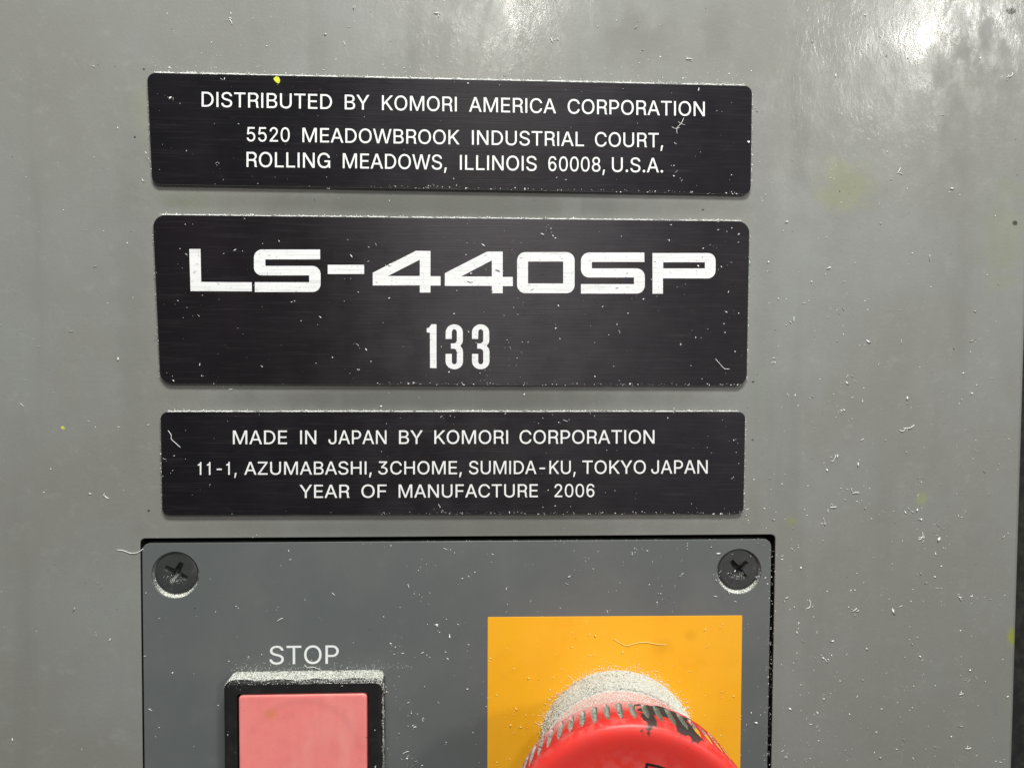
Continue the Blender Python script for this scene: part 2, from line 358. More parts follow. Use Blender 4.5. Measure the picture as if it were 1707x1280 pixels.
# outlines of the capitals and figures used on the plates (advance, loops), cap height 509
GLYPHS = {"A":[479,[[[16,0],[201,509],[276,509],[463,0],[395,0],[344,142],[136,142],[85,0]],[[155,199],[238,440],[324,199]]]],"B":[456,[[[60,0],[60,509],[241,509],[266,508],[289,504],[310,499],[329,491],[345,481],[359,469],[371,456],[381,442],[388,426],[394,410],[397,392],[398,374],[397,358],[395,344],[392,331],[387,320],[380,310],[373,301],[365,293],[356,286],[315,267],[315,262],[327,261],[339,257],[351,252],[363,245],[374,237],[385,227],[394,216],[402,203],[409,189],[414,173],[417,155],[418,136],[417,117],[413,100],[408,83],[400,67],[390,52],[377,39],[362,28],[344,18],[324,10],[301,4],[275,1],[247,0]],[[125,57],[245,57],[272,58],[296,63],[315,70],[330,80],[341,92],[349,105],[354,120],[355,137],[355,149],[352,161],[348,173],[342,184],[335,194],[327,203],[317,211],[306,218],[293,224],[279,228],[264,230],[248,231],[125,231]],[[125,285],[238,285],[252,286],[265,288],[277,291],[288,296],[299,302],[308,309],[316,317],[323,326],[329,337],[333,348],[335,359],[336,372],[334,388],[330,403],[323,417],[313,429],[299,439],[283,446],[263,450],[240,452],[125,452]]]],"C":[510,[[[267,-7],[235,-5],[205,1],[177,11],[150,25],[126,42],[104,63],[86,88],[70,115],[57,146],[48,179],[42,215],[40,254],[42,293],[48,329],[57,362],[70,393],[86,421],[104,445],[126,466],[150,484],[177,498],[205,508],[235,514],[267,516],[286,515],[305,513],[323,509],[340,504],[357,498],[373,490],[388,481],[402,471],[415,460],[427,447],[438,433],[448,418],[456,402],[463,385],[469,367],[473,348],[408,348],[405,361],[401,373],[395,384],[389,395],[382,404],[375,413],[366,421],[357,428],[348,435],[337,440],[327,445],[315,449],[267,456],[245,454],[223,450],[203,443],[184,432],[166,419],[150,403],[137,385],[125,364],[116,340],[109,314],[105,285],[103,254],[105,223],[109,194],[116,168],[125,145],[137,123],[151,105],[166,89],[184,76],[203,66],[223,59],[245,54],[267,53],[315,60],[357,81],[366,88],[375,96],[382,105],[389,114],[395,125],[401,136],[405,148],[408,160],[473,160],[469,142],[463,124],[457,107],[448,91],[438,76],[428,62],[416,49],[402,38],[388,28],[373,19],[357,11],[341,5],[323,0],[305,-4],[286,-6]]]],"D":[502,[[[60,0],[60,509],[225,509],[238,509],[273,504],[308,494],[340,478],[370,457],[397,431],[420,401],[438,368],[451,331],[459,293],[462,254],[459,216],[451,178],[438,141],[420,108],[397,78],[370,52],[340,31],[308,15],[273,5],[238,0],[225,0]],[[125,57],[125,452],[221,452],[232,452],[261,448],[289,438],[315,423],[339,403],[359,379],[376,351],[388,321],[396,288],[398,254],[396,221],[388,188],[376,158],[359,130],[339,106],[315,86],[289,71],[261,61],[232,57],[221,57]]]],"E":[418,[[[60,0],[60,509],[372,509],[372,452],[125,452],[125,286],[355,286],[355,229],[125,229],[125,57],[375,57],[375,0]]]],"F":[410,[[[60,0],[60,509],[369,509],[369,452],[125,452],[125,278],[346,278],[346,221],[125,221],[125,0]]]],"G":[520,[[[269,-7],[236,-5],[205,1],[176,11],[149,25],[125,43],[104,64],[85,88],[69,116],[57,146],[47,179],[42,215],[40,254],[42,293],[47,329],[57,362],[69,393],[85,421],[103,445],[125,466],[149,484],[175,498],[203,508],[233,514],[265,516],[285,515],[304,513],[322,509],[340,504],[358,497],[374,489],[389,480],[403,469],[416,458],[429,445],[439,431],[449,416],[458,401],[465,384],[470,367],[474,349],[408,349],[387,393],[356,427],[347,434],[337,439],[326,444],[315,448],[265,456],[243,454],[222,450],[202,443],[183,432],[166,419],[150,404],[137,385],[125,364],[116,340],[109,314],[105,285],[103,254],[105,223],[109,194],[116,168],[125,145],[137,124],[151,105],[166,90],[184,76],[203,66],[224,59],[246,54],[269,53],[290,54],[309,57],[328,63],[345,71],[360,81],[374,93],[386,107],[396,123],[404,141],[410,160],[414,180],[415,199],[283,199],[283,256],[478,256],[478,0],[438,0],[428,62],[403,33],[377,17],[352,8],[326,0],[298,-5]]]],"H":[517,[[[60,0],[60,509],[125,509],[125,289],[392,289],[392,509],[457,509],[457,0],[392,0],[392,232],[125,232],[125,0]]]],"I":[185,[[[60,0],[60,509],[125,509],[125,0]]]],"J":[396,[[[185,-7],[153,-4],[124,3],[98,15],[75,33],[57,55],[44,81],[36,111],[33,145],[33,173],[98,173],[98,
145],[99,123],[104,104],[111,88],[122,74],[134,64],[149,56],[166,51],[185,50],[204,51],[220,56],[235,64],[248,74],[258,88],[266,104],[270,123],[272,145],[272,509],[336,509],[336,145],[334,111],[326,81],[313,55],[294,33],[271,15],[246,3],[217,-4]]]],"K":[466,[[[60,0],[60,509],[125,509],[125,255],[364,509],[448,509],[238,290],[452,0],[372,0],[190,244],[125,178],[125,0]]]],"L":[393,[[[60,0],[60,509],[125,509],[125,57],[361,57],[361,0]]]],"M":[628,[[[60,0],[60,509],[152,509],[314,84],[476,509],[568,509],[568,0],[506,0],[506,425],[342,0],[286,0],[122,425],[122,0]]]],"N":[523,[[[60,0],[60,509],[136,509],[401,100],[401,509],[463,509],[463,0],[387,0],[123,410],[123,0]]]],"O":[533,[[[267,-7],[235,-5],[205,1],[177,11],[150,25],[126,42],[105,63],[86,88],[70,115],[57,146],[48,179],[42,215],[40,254],[42,293],[48,329],[57,362],[70,393],[86,421],[105,445],[126,466],[150,484],[177,498],[205,508],[235,514],[267,516],[299,514],[329,508],[357,498],[384,484],[408,466],[429,445],[448,421],[464,393],[477,362],[486,329],[491,293],[493,254],[491,215],[486,179],[477,146],[464,115],[448,88],[429,63],[408,42],[384,25],[357,11],[329,1],[299,-5]],[[267,53],[289,54],[310,59],[330,66],[349,76],[367,89],[383,105],[396,123],[408,144],[418,168],[425,194],[429,223],[430,254],[429,286],[425,314],[418,341],[408,365],[396,386],[383,404],[367,420],[349,433],[330,443],[310,450],[289,454],[267,456],[245,454],[223,450],[203,443],[184,433],[167,420],[151,404],[137,385],[125,364],[116,340],[109,314],[105,285],[103,254],[105,223],[109,194],[116,168],[125,144],[137,123],[151,105],[167,89],[184,76],[203,66],[223,59],[245,54]]]],"P":[444,[[[60,0],[60,509],[235,509],[240,509],[273,506],[304,497],[333,482],[359,462],[380,437],[395,410],[405,379],[408,348],[405,317],[395,286],[380,259],[359,234],[333,214],[304,199],[273,190],[240,187],[235,187],[125,187],[125,0]],[[125,243],[125,452],[232,452],[244,452],[266,449],[288,440],[307,427],[323,411],[335,391],[342,369],[344,346],[341,323],[333,301],[321,282],[304,265],[285,253],[263,246],[240,243]]]],"R":[449,[[[60,0],[60,509],[270,509],[296,507],[322,499],[345,488],[366,472],[384,452],[397,430],[406,406],[410,380],[409,354],[403,329],[392,305],[377,284],[345,252],[375,228],[392,190],[396,120],[398,60],[408,22],[426,12],[426,0],[348,0],[338,30],[335,110],[329,160],[312,190],[282,205],[236,207],[125,207],[125,0]],[[125,264],[125,452],[258,452],[280,449],[301,439],[319,424],[332,405],[341,382],[344,358],[341,334],[332,311],[319,292],[301,277],[280,267],[258,264]]]],"S":[446,[[[224,-9],[197,-8],[172,-4],[149,1],[128,9],[108,19],[91,31],[76,45],[64,60],[54,77],[46,96],[41,115],[38,137],[104,137],[107,123],[110,110],[116,98],[123,88],[132,79],[142,71],[154,64],[166,59],[180,55],[194,52],[209,50],[224,49],[241,50],[257,52],[272,55],[286,60],[299,66],[311,74],[321,82],[329,92],[336,102],[341,114],[345,126],[346,139],[345,151],[342,161],[338,171],[332,179],[325,186],[316,193],[307,199],[296,205],[245,222],[184,239],[154,249],[128,260],[105,274],[86,289],[71,307],[60,326],[54,348],[52,372],[53,393],[58,413],[65,431],[75,448],[87,463],[102,476],[119,488],[138,498],[158,506],[180,511],[203,514],[227,516],[252,514],[275,511],[296,505],[316,498],[334,488],[351,476],[365,463],[377,449],[387,433],[394,415],[399,397],[401,378],[337,378],[334,396],[326,412],[316,426],[302,437],[286,447],[267,453],[247,457],[225,459],[209,458],[194,456],[180,452],[167,448],[156,442],[145,435],[136,427],[129,418],[123,409],[118,398],[116,387],[115,376],[116,363],[119,352],[124,342],[131,334],[139,326],[148,319],[158,313],[169,308],[212,293],[264,279],[312,264],[359,238],[369,229],[379,220],[387,209],[395,198],[401,185],[405,171],[407,155],[408,139],[407,118],[403,99],[396,81],[386,64],[374,48],[360,34],[343,21],[323,11],[302,2],[278,-4],[252,-8]]]],"T":[448,[[[32,452],[32,509],[417,509],[417,452],[257,452],[257,0],[193,0],[193,452]]]],"U":[517,[[[259,-8],[230,-7],[203,-2],[177,5],[154,15],[133,28],[114,43],[98,60],[85,80],[74,101],[66,124],[62,148],[60,173],[60,509],[124,
509],[124,178],[125,160],[128,144],[133,128],[141,113],[150,99],[160,87],[173,77],[187,68],[203,61],[220,56],[239,53],[259,52],[279,53],[298,56],[315,61],[331,68],[345,77],[357,87],[368,99],[377,113],[384,128],[389,144],[392,160],[393,178],[393,509],[457,509],[457,173],[456,148],[451,124],[443,101],[433,80],[419,60],[403,43],[384,28],[363,15],[340,5],[315,-2],[288,-7]]]],"W":[686,[[[155,0],[16,509],[82,509],[163,196],[175,145],[187,94],[197,40],[189,40],[200,94],[211,145],[224,196],[306,509],[380,509],[462,196],[474,145],[486,94],[497,40],[488,40],[499,94],[510,145],[523,196],[603,509],[670,509],[530,0],[455,0],[368,323],[351,391],[336,475],[350,475],[335,395],[318,323],[230,0]]]],"Y":[472,[[[203,0],[203,208],[16,509],[91,509],[192,344],[222,292],[250,230],[224,230],[251,293],[280,344],[381,509],[455,509],[268,208],[268,0]]]],"Z":[438,[[[42,0],[42,46],[273,385],[306,431],[341,476],[348,454],[285,452],[223,452],[40,452],[40,509],[397,509],[397,462],[169,129],[134,81],[97,33],[90,54],[152,57],[214,57],[399,57],[399,0]]]],"0":[453,[[[227,-7],[199,-5],[174,1],[151,11],[130,24],[111,41],[95,62],[80,86],[69,113],[60,144],[53,178],[49,214],[48,254],[49,294],[53,330],[60,364],[69,395],[81,422],[95,447],[112,467],[130,484],[151,498],[174,508],[200,514],[227,516],[254,514],[279,508],[302,498],[323,484],[342,467],[358,447],[372,422],[384,395],[393,364],[400,330],[404,294],[405,254],[404,214],[400,178],[393,144],[384,113],[373,86],[359,62],[342,41],[323,24],[302,11],[279,1],[254,-5]],[[227,50],[245,51],[261,56],[276,63],[290,74],[303,87],[313,103],[323,122],[330,144],[336,168],[340,194],[343,223],[344,254],[343,285],[340,314],[336,341],[330,365],[323,387],[313,405],[303,422],[290,435],[276,446],[261,453],[245,458],[227,460],[209,458],[192,453],[177,446],[163,435],[151,422],[140,405],[131,387],[123,365],[117,341],[113,314],[110,285],[109,254],[110,223],[113,194],[117,168],[123,144],[131,122],[140,103],[151,87],[163,74],[177,63],[192,56],[209,51]]]],"1":[400,[[[236,0],[236,509],[188,509],[178,470],[158,442],[125,424],[84,416],[84,370],[172,370],[172,0]]]],"2":[453,[[[64,0],[64,47],[234,229],[282,282],[311,327],[315,337],[318,348],[320,360],[320,371],[319,385],[317,397],[313,408],[308,419],[301,428],[293,436],[283,443],[273,449],[262,454],[250,457],[237,459],[224,460],[209,459],[196,457],[184,453],[172,447],[162,441],[153,433],[145,424],[139,413],[134,402],[130,390],[128,376],[127,362],[66,362],[67,384],[71,405],[77,424],[86,442],[98,459],[111,473],[126,486],[143,496],[162,505],[182,511],[203,514],[225,516],[247,514],[268,511],[288,505],[306,497],[323,486],[337,474],[350,461],[361,445],[370,428],[376,411],[380,392],[381,372],[380,358],[378,345],[375,331],[371,318],[365,304],[357,290],[347,275],[336,259],[267,180],[153,60],[153,57],[389,57],[389,0]]]],"3":[453,[[[218,-7],[195,-6],[173,-3],[152,2],[133,10],[114,19],[98,30],[83,43],[70,57],[60,74],[52,91],[46,111],[44,132],[109,132],[111,119],[115,107],[120,97],[126,87],[134,78],[144,71],[154,64],[165,59],[178,55],[191,52],[204,50],[219,50],[234,51],[248,53],[262,56],[275,61],[287,67],[297,74],[307,83],[315,93],[321,104],[325,116],[328,130],[329,145],[328,158],[326,172],[322,184],[316,196],[308,207],[299,217],[288,226],[275,234],[260,240],[242,244],[223,247],[201,248],[157,248],[157,299],[288,448],[288,452],[70,452],[70,509],[372,509],[372,461],[211,278],[211,289],[239,290],[264,288],[287,284],[308,276],[327,265],[344,253],[359,239],[371,222],[381,205],[387,186],[392,166],[393,145],[392,123],[387,103],[380,84],[370,66],[358,50],[344,36],[327,23],[309,12],[288,4],[266,-2],[243,-6]]]],"4":[453,[[[40,105],[40,158],[275,509],[343,509],[343,163],[413,163],[413,105],[343,105],[343,0],[282,0],[282,105]],[[109,163],[282,163],[282,420]]]],"5":[453,[[[221,-7],[199,-6],[178,-2],[159,3],[140,11],[123,21],[108,32],[94,45],[83,60],[73,76],[66,93],[62,111],[60,130],[122,130],[124,119],[127,108],[132,98],[138,89],[145,80],[154,73],[163,66],[173,60],[184,56],[196,52],[208,50],[221,50],[236,51],[250,53],[264,58],
[276,64],[288,72],[298,82],[307,92],[314,104],[320,117],[324,131],[327,146],[328,162],[327,178],[324,193],[320,208],[314,221],[306,233],[297,244],[286,254],[275,262],[262,269],[248,273],[233,276],[218,277],[205,276],[192,275],[180,272],[167,268],[156,264],[145,258],[136,252],[128,246],[67,253],[96,509],[366,509],[366,452],[151,452],[134,301],[145,308],[155,315],[166,320],[178,325],[190,329],[203,331],[216,333],[229,334],[247,333],[263,330],[279,326],[294,321],[308,314],[321,306],[334,296],[345,285],[355,273],[364,260],[372,246],[379,231],[384,215],[388,199],[390,181],[391,163],[390,139],[385,117],[379,95],[369,76],[357,57],[343,41],[327,27],[309,15],[289,6],[268,-1],[245,-5]]]],"6":[453,[[[323,388],[320,409],[310,427],[295,442],[276,454],[253,461],[228,464],[190,456],[158,432],[132,390],[116,335],[111,270],[135,300],[172,321],[228,329],[256,326],[283,319],[309,306],[332,290],[352,269],[368,245],[380,218],[388,190],[390,161],[388,132],[380,104],[368,77],[352,53],[332,32],[309,16],[283,3],[256,-4],[228,-7],[200,-4],[173,3],[147,16],[124,32],[104,53],[88,77],[76,104],[68,132],[66,161],[58,230],[56,300],[66,372],[92,440],[132,488],[180,510],[232,516],[262,514],[288,508],[312,499],[333,486],[352,470],[367,452],[377,431],[383,410],[384,388]],[[326,160],[323,186],[315,211],[302,233],[284,250],[263,263],[241,269],[217,269],[194,263],[173,251],[156,234],[142,213],[133,188],[130,162],[132,136],[140,111],[153,89],[171,71],[191,58],[214,51],[237,50],[260,56],[281,68],[299,85],[313,106],[322,130],[326,156]]]],"7":[453,[[[97,0],[323,448],[323,452],[62,452],[62,509],[391,509],[391,449],[165,0]]]],"8":[453,[[[226,-7],[201,-6],[178,-2],[156,3],[136,11],[117,21],[101,33],[86,47],[74,62],[64,78],[57,96],[53,115],[52,135],[53,151],[55,166],[59,181],[65,195],[72,208],[81,220],[90,231],[101,241],[113,249],[125,256],[139,261],[153,265],[135,273],[119,282],[105,293],[93,308],[83,324],[76,342],[72,360],[70,380],[72,399],[75,417],[82,434],[90,450],[101,464],[114,477],[129,488],[146,498],[164,506],[184,511],[204,514],[226,516],[248,514],[269,511],[288,506],[306,498],[323,488],[337,477],[350,464],[361,450],[370,434],[377,417],[380,399],[382,380],[380,361],[376,342],[369,324],[359,308],[347,293],[333,282],[318,273],[300,267],[314,261],[327,256],[339,249],[351,241],[362,231],[372,220],[380,208],[387,195],[393,181],[397,166],[400,151],[401,135],[399,115],[395,96],[388,78],[378,62],[366,47],[352,33],[335,21],[317,11],[296,3],[275,-2],[251,-6]],[[226,49],[243,50],[258,52],[272,55],[285,60],[296,66],[307,74],[315,82],[323,91],[329,102],[333,113],[336,126],[337,139],[336,152],[333,165],[329,177],[322,189],[314,199],[305,208],[295,216],[283,223],[270,228],[256,232],[242,234],[226,235],[211,234],[196,232],[182,228],[169,223],[157,216],[147,208],[138,199],[130,189],[123,177],[119,165],[116,152],[115,139],[116,126],[119,113],[123,102],[129,91],[136,82],[145,74],[156,66],[167,60],[180,55],[195,52],[210,50]],[[226,290],[239,290],[252,292],[263,296],[274,300],[284,306],[293,313],[300,321],[307,330],[312,341],[316,351],[318,363],[319,376],[318,388],[316,399],[313,410],[308,420],[301,429],[294,437],[285,444],[275,449],[264,454],[252,457],[240,459],[226,460],[213,459],[200,457],[188,454],[177,449],[167,444],[159,437],[151,429],[145,420],[139,410],[136,399],[134,388],[133,376],[134,363],[136,351],[139,341],[145,330],[151,321],[159,313],[168,306],[178,300],[189,296],[201,292],[213,290]]]],"9":[453,[[[226,516],[249,514],[271,510],[291,503],[310,494],[328,482],[343,468],[356,452],[368,434],[377,414],[384,393],[388,371],[389,347],[388,328],[385,309],[380,290],[373,270],[363,248],[350,224],[334,197],[315,168],[200,0],[130,0],[301,248],[307,248],[287,221],[257,202],[218,195],[195,196],[175,199],[155,206],[137,214],[121,225],[106,237],[94,252],[83,269],[74,287],[68,307],[65,329],[64,352],[65,375],[69,397],[75,417],[85,436],[96,454],[110,469],[125,483],[143,494],[162,504],[182,510],[203,514]],[[226,460],[212,459],[199,457],[186,452],[174,446],[163,438],[154,429],[145,419],[138,407],
[133,395],[129,381],[126,367],[125,352],[126,336],[129,322],[133,308],[138,295],[145,284],[154,274],[163,265],[174,257],[186,251],[199,247],[212,244],[226,243],[240,244],[254,247],[267,251],[279,257],[289,265],[299,273],[307,284],[314,295],[320,308],[324,321],[327,335],[327,350],[327,366],[324,381],[320,394],[314,407],[307,419],[299,429],[290,438],[279,446],[267,452],[254,457],[241,459]]]],",":[187,[[[38,-119],[68,71],[137,71],[84,-119]]]],".":[187,[[[95,-4],[86,-4],[78,-1],[70,3],[63,9],[57,16],[53,24],[50,32],[50,41],[50,50],[53,59],[57,66],[63,73],[70,79],[78,83],[86,86],[95,87],[104,86],[113,83],[121,79],[128,73],[134,66],[138,59],[140,50],[141,41],[140,32],[138,24],[134,16],[128,9],[121,3],[113,-1],[104,-4]]]],"-":[453,[[[337,244],[337,188],[114,188],[114,244]]]]}
# words with the corners of their ink boxes, then the outlines of the big model number, all in millimetres
TEXT = [[["p1",[["DISTRIBUTED",[[-50.94,45.61],[-26.97,45.61],[-26.96,48.33],[-50.91,48.33]]],["BY",[[-24.6,45.61],[-20.06,45.62],[-20.05,48.33],[-24.59,48.33]]],["KOMORI",[[-17.68,45.62],[-3.68,45.62],[-3.69,48.33],[-17.67,48.33]]],["AMERICA",[[-1.35,45.62],[15.09,45.62],[15.07,48.33],[-1.36,48.33]]],["CORPORATION",[[17.34,45.62],[43.68,45.63],[43.64,48.34],[17.32,48.33]]]]],["p1",[["5520",[[-42.72,39.4],[-34.84,39.42],[-34.82,42.05],[-42.69,42.02]]],["MEADOWBROOK",[[-32.47,39.42],[-3.17,39.49],[-3.18,42.15],[-32.46,42.06]]],["INDUSTRIAL",[[-0.79,39.49],[20.49,39.54],[20.47,42.23],[-0.8,42.16]]],["COURT,",[[22.61,39.54],[35.71,39.57],[35.68,42.27],[22.59,42.23]]]]],["p1",[["ROLLING",[[-42.82,34.68],[-27.37,34.71],[-27.36,37.46],[-42.8,37.44]]],["MEADOWS,",[[-25.0,34.71],[-5.54,34.75],[-5.54,37.49],[-24.99,37.47]]],["ILLINOIS",[[-3.05,34.76],[11.48,34.78],[11.47,37.52],[-3.05,37.5]]],["60008,",[[13.71,34.79],[24.55,34.81],[24.53,37.53],[13.7,37.52]]],["U.S.A.",[[25.91,34.81],[35.76,34.83],[35.73,37.55],[25.88,37.54]]]]],["p3",[["MADE",[[-45.79,-17.24],[-35.7,-17.23],[-35.68,-14.65],[-45.77,-14.66]]],["IN",[[-33.22,-17.23],[-30.21,-17.23],[-30.19,-14.65],[-33.21,-14.65]]],["JAPAN",[[-27.9,-17.22],[-16.94,-17.22],[-16.94,-14.63],[-27.89,-14.64]]],["BY",[[-14.55,-17.22],[-10.07,-17.21],[-10.07,-14.63],[-14.55,-14.63]]],["KOMORI",[[-7.83,-17.21],[6.28,-17.2],[6.26,-14.61],[-7.83,-14.62]]],["CORPORATION",[[8.5,-17.2],[34.69,-17.18],[34.66,-14.58],[8.49,-14.61]]]]],["p3",[["11-1,",[[-52.37,-23.04],[-45.17,-23.04],[-45.15,-20.6],[-52.35,-20.62]]],["AZUMABASHI,",[[-43.73,-23.04],[-19.75,-23.04],[-19.75,-20.56],[-43.71,-20.6]]],["3CHOME,",[[-18.5,-23.04],[-2.58,-23.04],[-2.59,-20.53],[-18.49,-20.56]]],["SUMIDA-KU,",[[-1.19,-23.04],[19.38,-23.04],[19.36,-20.49],[-1.19,-20.52]]],["TOKYO",[[20.7,-23.04],[33.06,-23.04],[33.03,-20.46],[20.68,-20.48]]],["JAPAN",[[34.14,-23.04],[45.23,-23.04],[45.19,-20.44],[34.11,-20.46]]]]],["p3",[["YEAR",[[-33.38,-27.5],[-23.97,-27.51],[-23.96,-25.01],[-33.37,-25.01]]],["OF",[[-21.71,-27.51],[-16.96,-27.51],[-16.95,-25.01],[-21.7,-25.01]]],["MANUFACTURE",[[-14.63,-27.52],[12.08,-27.54],[12.06,-25.03],[-14.63,-25.02]]],["2006",[[15.31,-27.54],[23.06,-27.55],[23.04,-25.03],[15.3,-25.03]]]]],["stop",[["STOP",[[-39.48,-59.83],[-26.25,-59.86],[-26.24,-56.29],[-39.46,-56.27]]]]]],[[[[-53.5,19.33],[-51.44,19.35],[-51.37,13.23],[-42.04,13.24],[-42.02,11.56],[-53.35,11.5]]],[[[-29.31,19.49],[-29.29,17.66],[-39.49,17.55],[-39.5,16.31],[-30.73,16.4],[-30.44,16.37],[-30.15,16.29],[-29.89,16.15],[-29.67,15.96],[-29.48,15.73],[-29.34,15.47],[-29.26,15.19],[-29.23,14.89],[-29.24,13.05],[-29.27,12.75],[-29.36,12.46],[-29.5,12.2],[-29.69,11.97],[-29.92,11.78],[-30.18,11.64],[-30.46,11.55],[-30.76,11.51],[-41.48,11.43],[-41.47,13.26],[-31.36,13.35],[-31.36,14.63],[-40.13,14.55],[-40.42,14.57],[-40.7,14.66],[-40.96,14.79],[-41.18,14.98],[-41.37,15.21],[-41.51,15.47],[-41.59,15.75],[-41.61,16.04],[-41.6,17.85],[-41.57,18.14],[-41.48,18.43],[-41.34,18.69],[-41.15,18.92],[-40.93,19.11],[-40.67,19.25],[-40.38,19.34],[-40.09,19.37]]],[[[-27.89,16.64],[-21.08,16.71],[-21.09,14.98],[-27.89,14.92]]],[[[-19.47,15.24],[-11.34,19.44],[-8.6,19.43],[-8.6,14.68],[-6.69,14.7],[-6.69,12.93],[-8.6,12.91],[-8.6,11.59],[-10.61,11.58],[-10.61,12.93],[-19.47,12.85]],[[-16.64,14.64],[-10.61,14.7],[-10.61,17.78]]],[[[-5.87,15.29],[2.15,19.44],[5.1,19.47],[5.12,14.68],[7.05,14.7],[7.06,12.96],[5.13,12.94],[5.14,11.59],[3.07,11.57],[3.06,12.96],[-5.87,12.88]],[[-2.82,14.68],[3.06,14.74],[3.04,17.79]]],[[[7.86,17.83],[7.89,18.14],[7.98,18.43],[8.12,18.71],[8.32,18.94],[8.55,19.14],[8.82,19.29],[9.12,19.38],[9.43,19.41],[17.27,19.5],[17.58,19.47],[17.88,19.38],[18.15,19.24],[18.4,19.05],[18.59,18.81],[18.74,18.54],[18.83,18.25],[18.87,17.95],[18.9,13.27],[18.87,12.97],[18.79,12.67],[18.64,12.4],[18.45,12.16],[18.21,11.96],[17.94,11.82],[17.64,11.72],[17.33,11.69],[9.47,11.63],[9.16,11.65],[8.86,11.74],[8.59,11.88],[8.35,12.08],[8.15,12.31],[8.01,12.58],[7.91,
12.87],[7.88,13.18]],[[9.94,17.64],[16.68,17.71],[16.71,13.54],[9.96,13.48]]],[[[32.29,19.58],[32.35,17.78],[22.18,17.68],[22.19,16.45],[30.84,16.54],[31.15,16.51],[31.45,16.42],[31.72,16.28],[31.97,16.09],[32.17,15.85],[32.32,15.58],[32.41,15.28],[32.45,14.98],[32.47,13.32],[32.44,13.01],[32.35,12.72],[32.21,12.44],[32.01,12.2],[31.77,12.0],[31.5,11.85],[31.2,11.76],[30.89,11.73],[20.14,11.64],[20.13,13.44],[30.36,13.53],[30.35,14.8],[21.7,14.72],[21.39,14.74],[21.09,14.83],[20.82,14.97],[20.58,15.17],[20.38,15.4],[20.23,15.67],[20.14,15.97],[20.1,16.27],[20.09,17.89],[20.12,18.19],[20.21,18.49],[20.35,18.76],[20.55,19.0],[20.79,19.2],[21.06,19.34],[21.35,19.44],[21.66,19.47]]],[[[33.89,19.49],[44.7,19.61],[44.99,19.58],[45.26,19.5],[45.52,19.37],[45.74,19.2],[45.93,18.98],[46.07,18.73],[46.15,18.47],[46.19,18.19],[46.21,16.28],[46.19,15.99],[46.1,15.7],[45.97,15.44],[45.78,15.21],[45.55,15.02],[45.28,14.88],[45.0,14.79],[44.7,14.76],[35.98,14.68],[36.01,11.74],[33.98,11.72]],[[35.98,17.76],[44.11,17.84],[44.12,16.66],[35.99,16.58]]],[[[-8.39,5.61],[-7.45,5.58],[-7.44,-2.74],[-8.66,-2.71],[-8.7,3.97],[-9.29,4.07],[-9.29,4.83],[-8.84,4.98]]],[[[-5.71,2.83],[-5.71,4.01],[-5.71,4.08],[-5.66,4.47],[-5.49,4.84],[-5.24,5.16],[-4.9,5.41],[-4.5,5.56],[-4.08,5.62],[-3.66,5.57],[-3.26,5.42],[-2.92,5.18],[-2.66,4.86],[-2.5,4.49],[-2.44,4.1],[-2.44,2.49],[-2.54,2.03],[-2.93,1.53],[-2.54,1.03],[-2.4,0.46],[-2.39,-1.43],[-2.45,-1.82],[-2.61,-2.18],[-2.87,-2.5],[-3.22,-2.74],[-3.62,-2.89],[-4.05,-2.94],[-4.48,-2.89],[-4.88,-2.74],[-5.22,-2.51],[-5.48,-2.2],[-5.65,-1.83],[-5.71,-1.45],[-5.71,-0.02],[-4.53,-0.01],[-4.53,-1.44],[-4.49,-1.66],[-4.39,-1.85],[-4.23,-1.97],[-4.05,-2.01],[-3.86,-1.97],[-3.71,-1.84],[-3.6,-1.66],[-3.57,-1.44],[-3.57,0.35],[-3.71,0.77],[-4.07,0.99],[-4.71,0.98],[-4.71,1.98],[-4.07,1.99],[-3.72,2.2],[-3.58,2.49],[-3.58,4.09],[-3.62,4.32],[-3.72,4.52],[-3.88,4.65],[-4.06,4.69],[-4.24,4.65],[-4.4,4.51],[-4.5,4.32],[-4.54,4.08],[-4.54,2.84]]],[[[-0.69,2.86],[-0.69,4.04],[-0.69,4.11],[-0.64,4.5],[-0.47,4.88],[-0.21,5.19],[0.12,5.44],[0.52,5.6],[0.94,5.65],[1.37,5.6],[1.77,5.45],[2.11,5.21],[2.37,4.89],[2.54,4.52],[2.59,4.13],[2.6,2.52],[2.49,2.06],[2.1,1.55],[2.5,1.05],[2.64,0.48],[2.65,-1.41],[2.59,-1.8],[2.43,-2.16],[2.16,-2.48],[1.82,-2.72],[1.42,-2.87],[0.99,-2.92],[0.56,-2.87],[0.16,-2.72],[-0.19,-2.49],[-0.45,-2.18],[-0.62,-1.81],[-0.68,-1.43],[-0.68,0.0],[0.5,0.01],[0.5,-1.42],[0.54,-1.64],[0.64,-1.83],[0.8,-1.95],[0.99,-1.99],[1.17,-1.95],[1.33,-1.82],[1.43,-1.64],[1.47,-1.42],[1.46,0.37],[1.32,0.8],[0.96,1.01],[0.32,1.01],[0.31,2.01],[0.96,2.01],[1.31,2.23],[1.45,2.51],[1.45,4.12],[1.41,4.35],[1.31,4.55],[1.15,4.68],[0.97,4.72],[0.78,4.68],[0.63,4.54],[0.52,4.35],[0.49,4.11],[0.49,2.87]]]]]

# ------------------------------------------------------------------ the setting: machine face and what lies behind it
mb = MB(); slab(mb, rect(-240, -260, 260, 210), [], -40, -30, 0)
back = mb.build('background', [darkm]); tag(back, 'dark shadowy gap beside and behind the grey machine face', 'background', kind='structure')

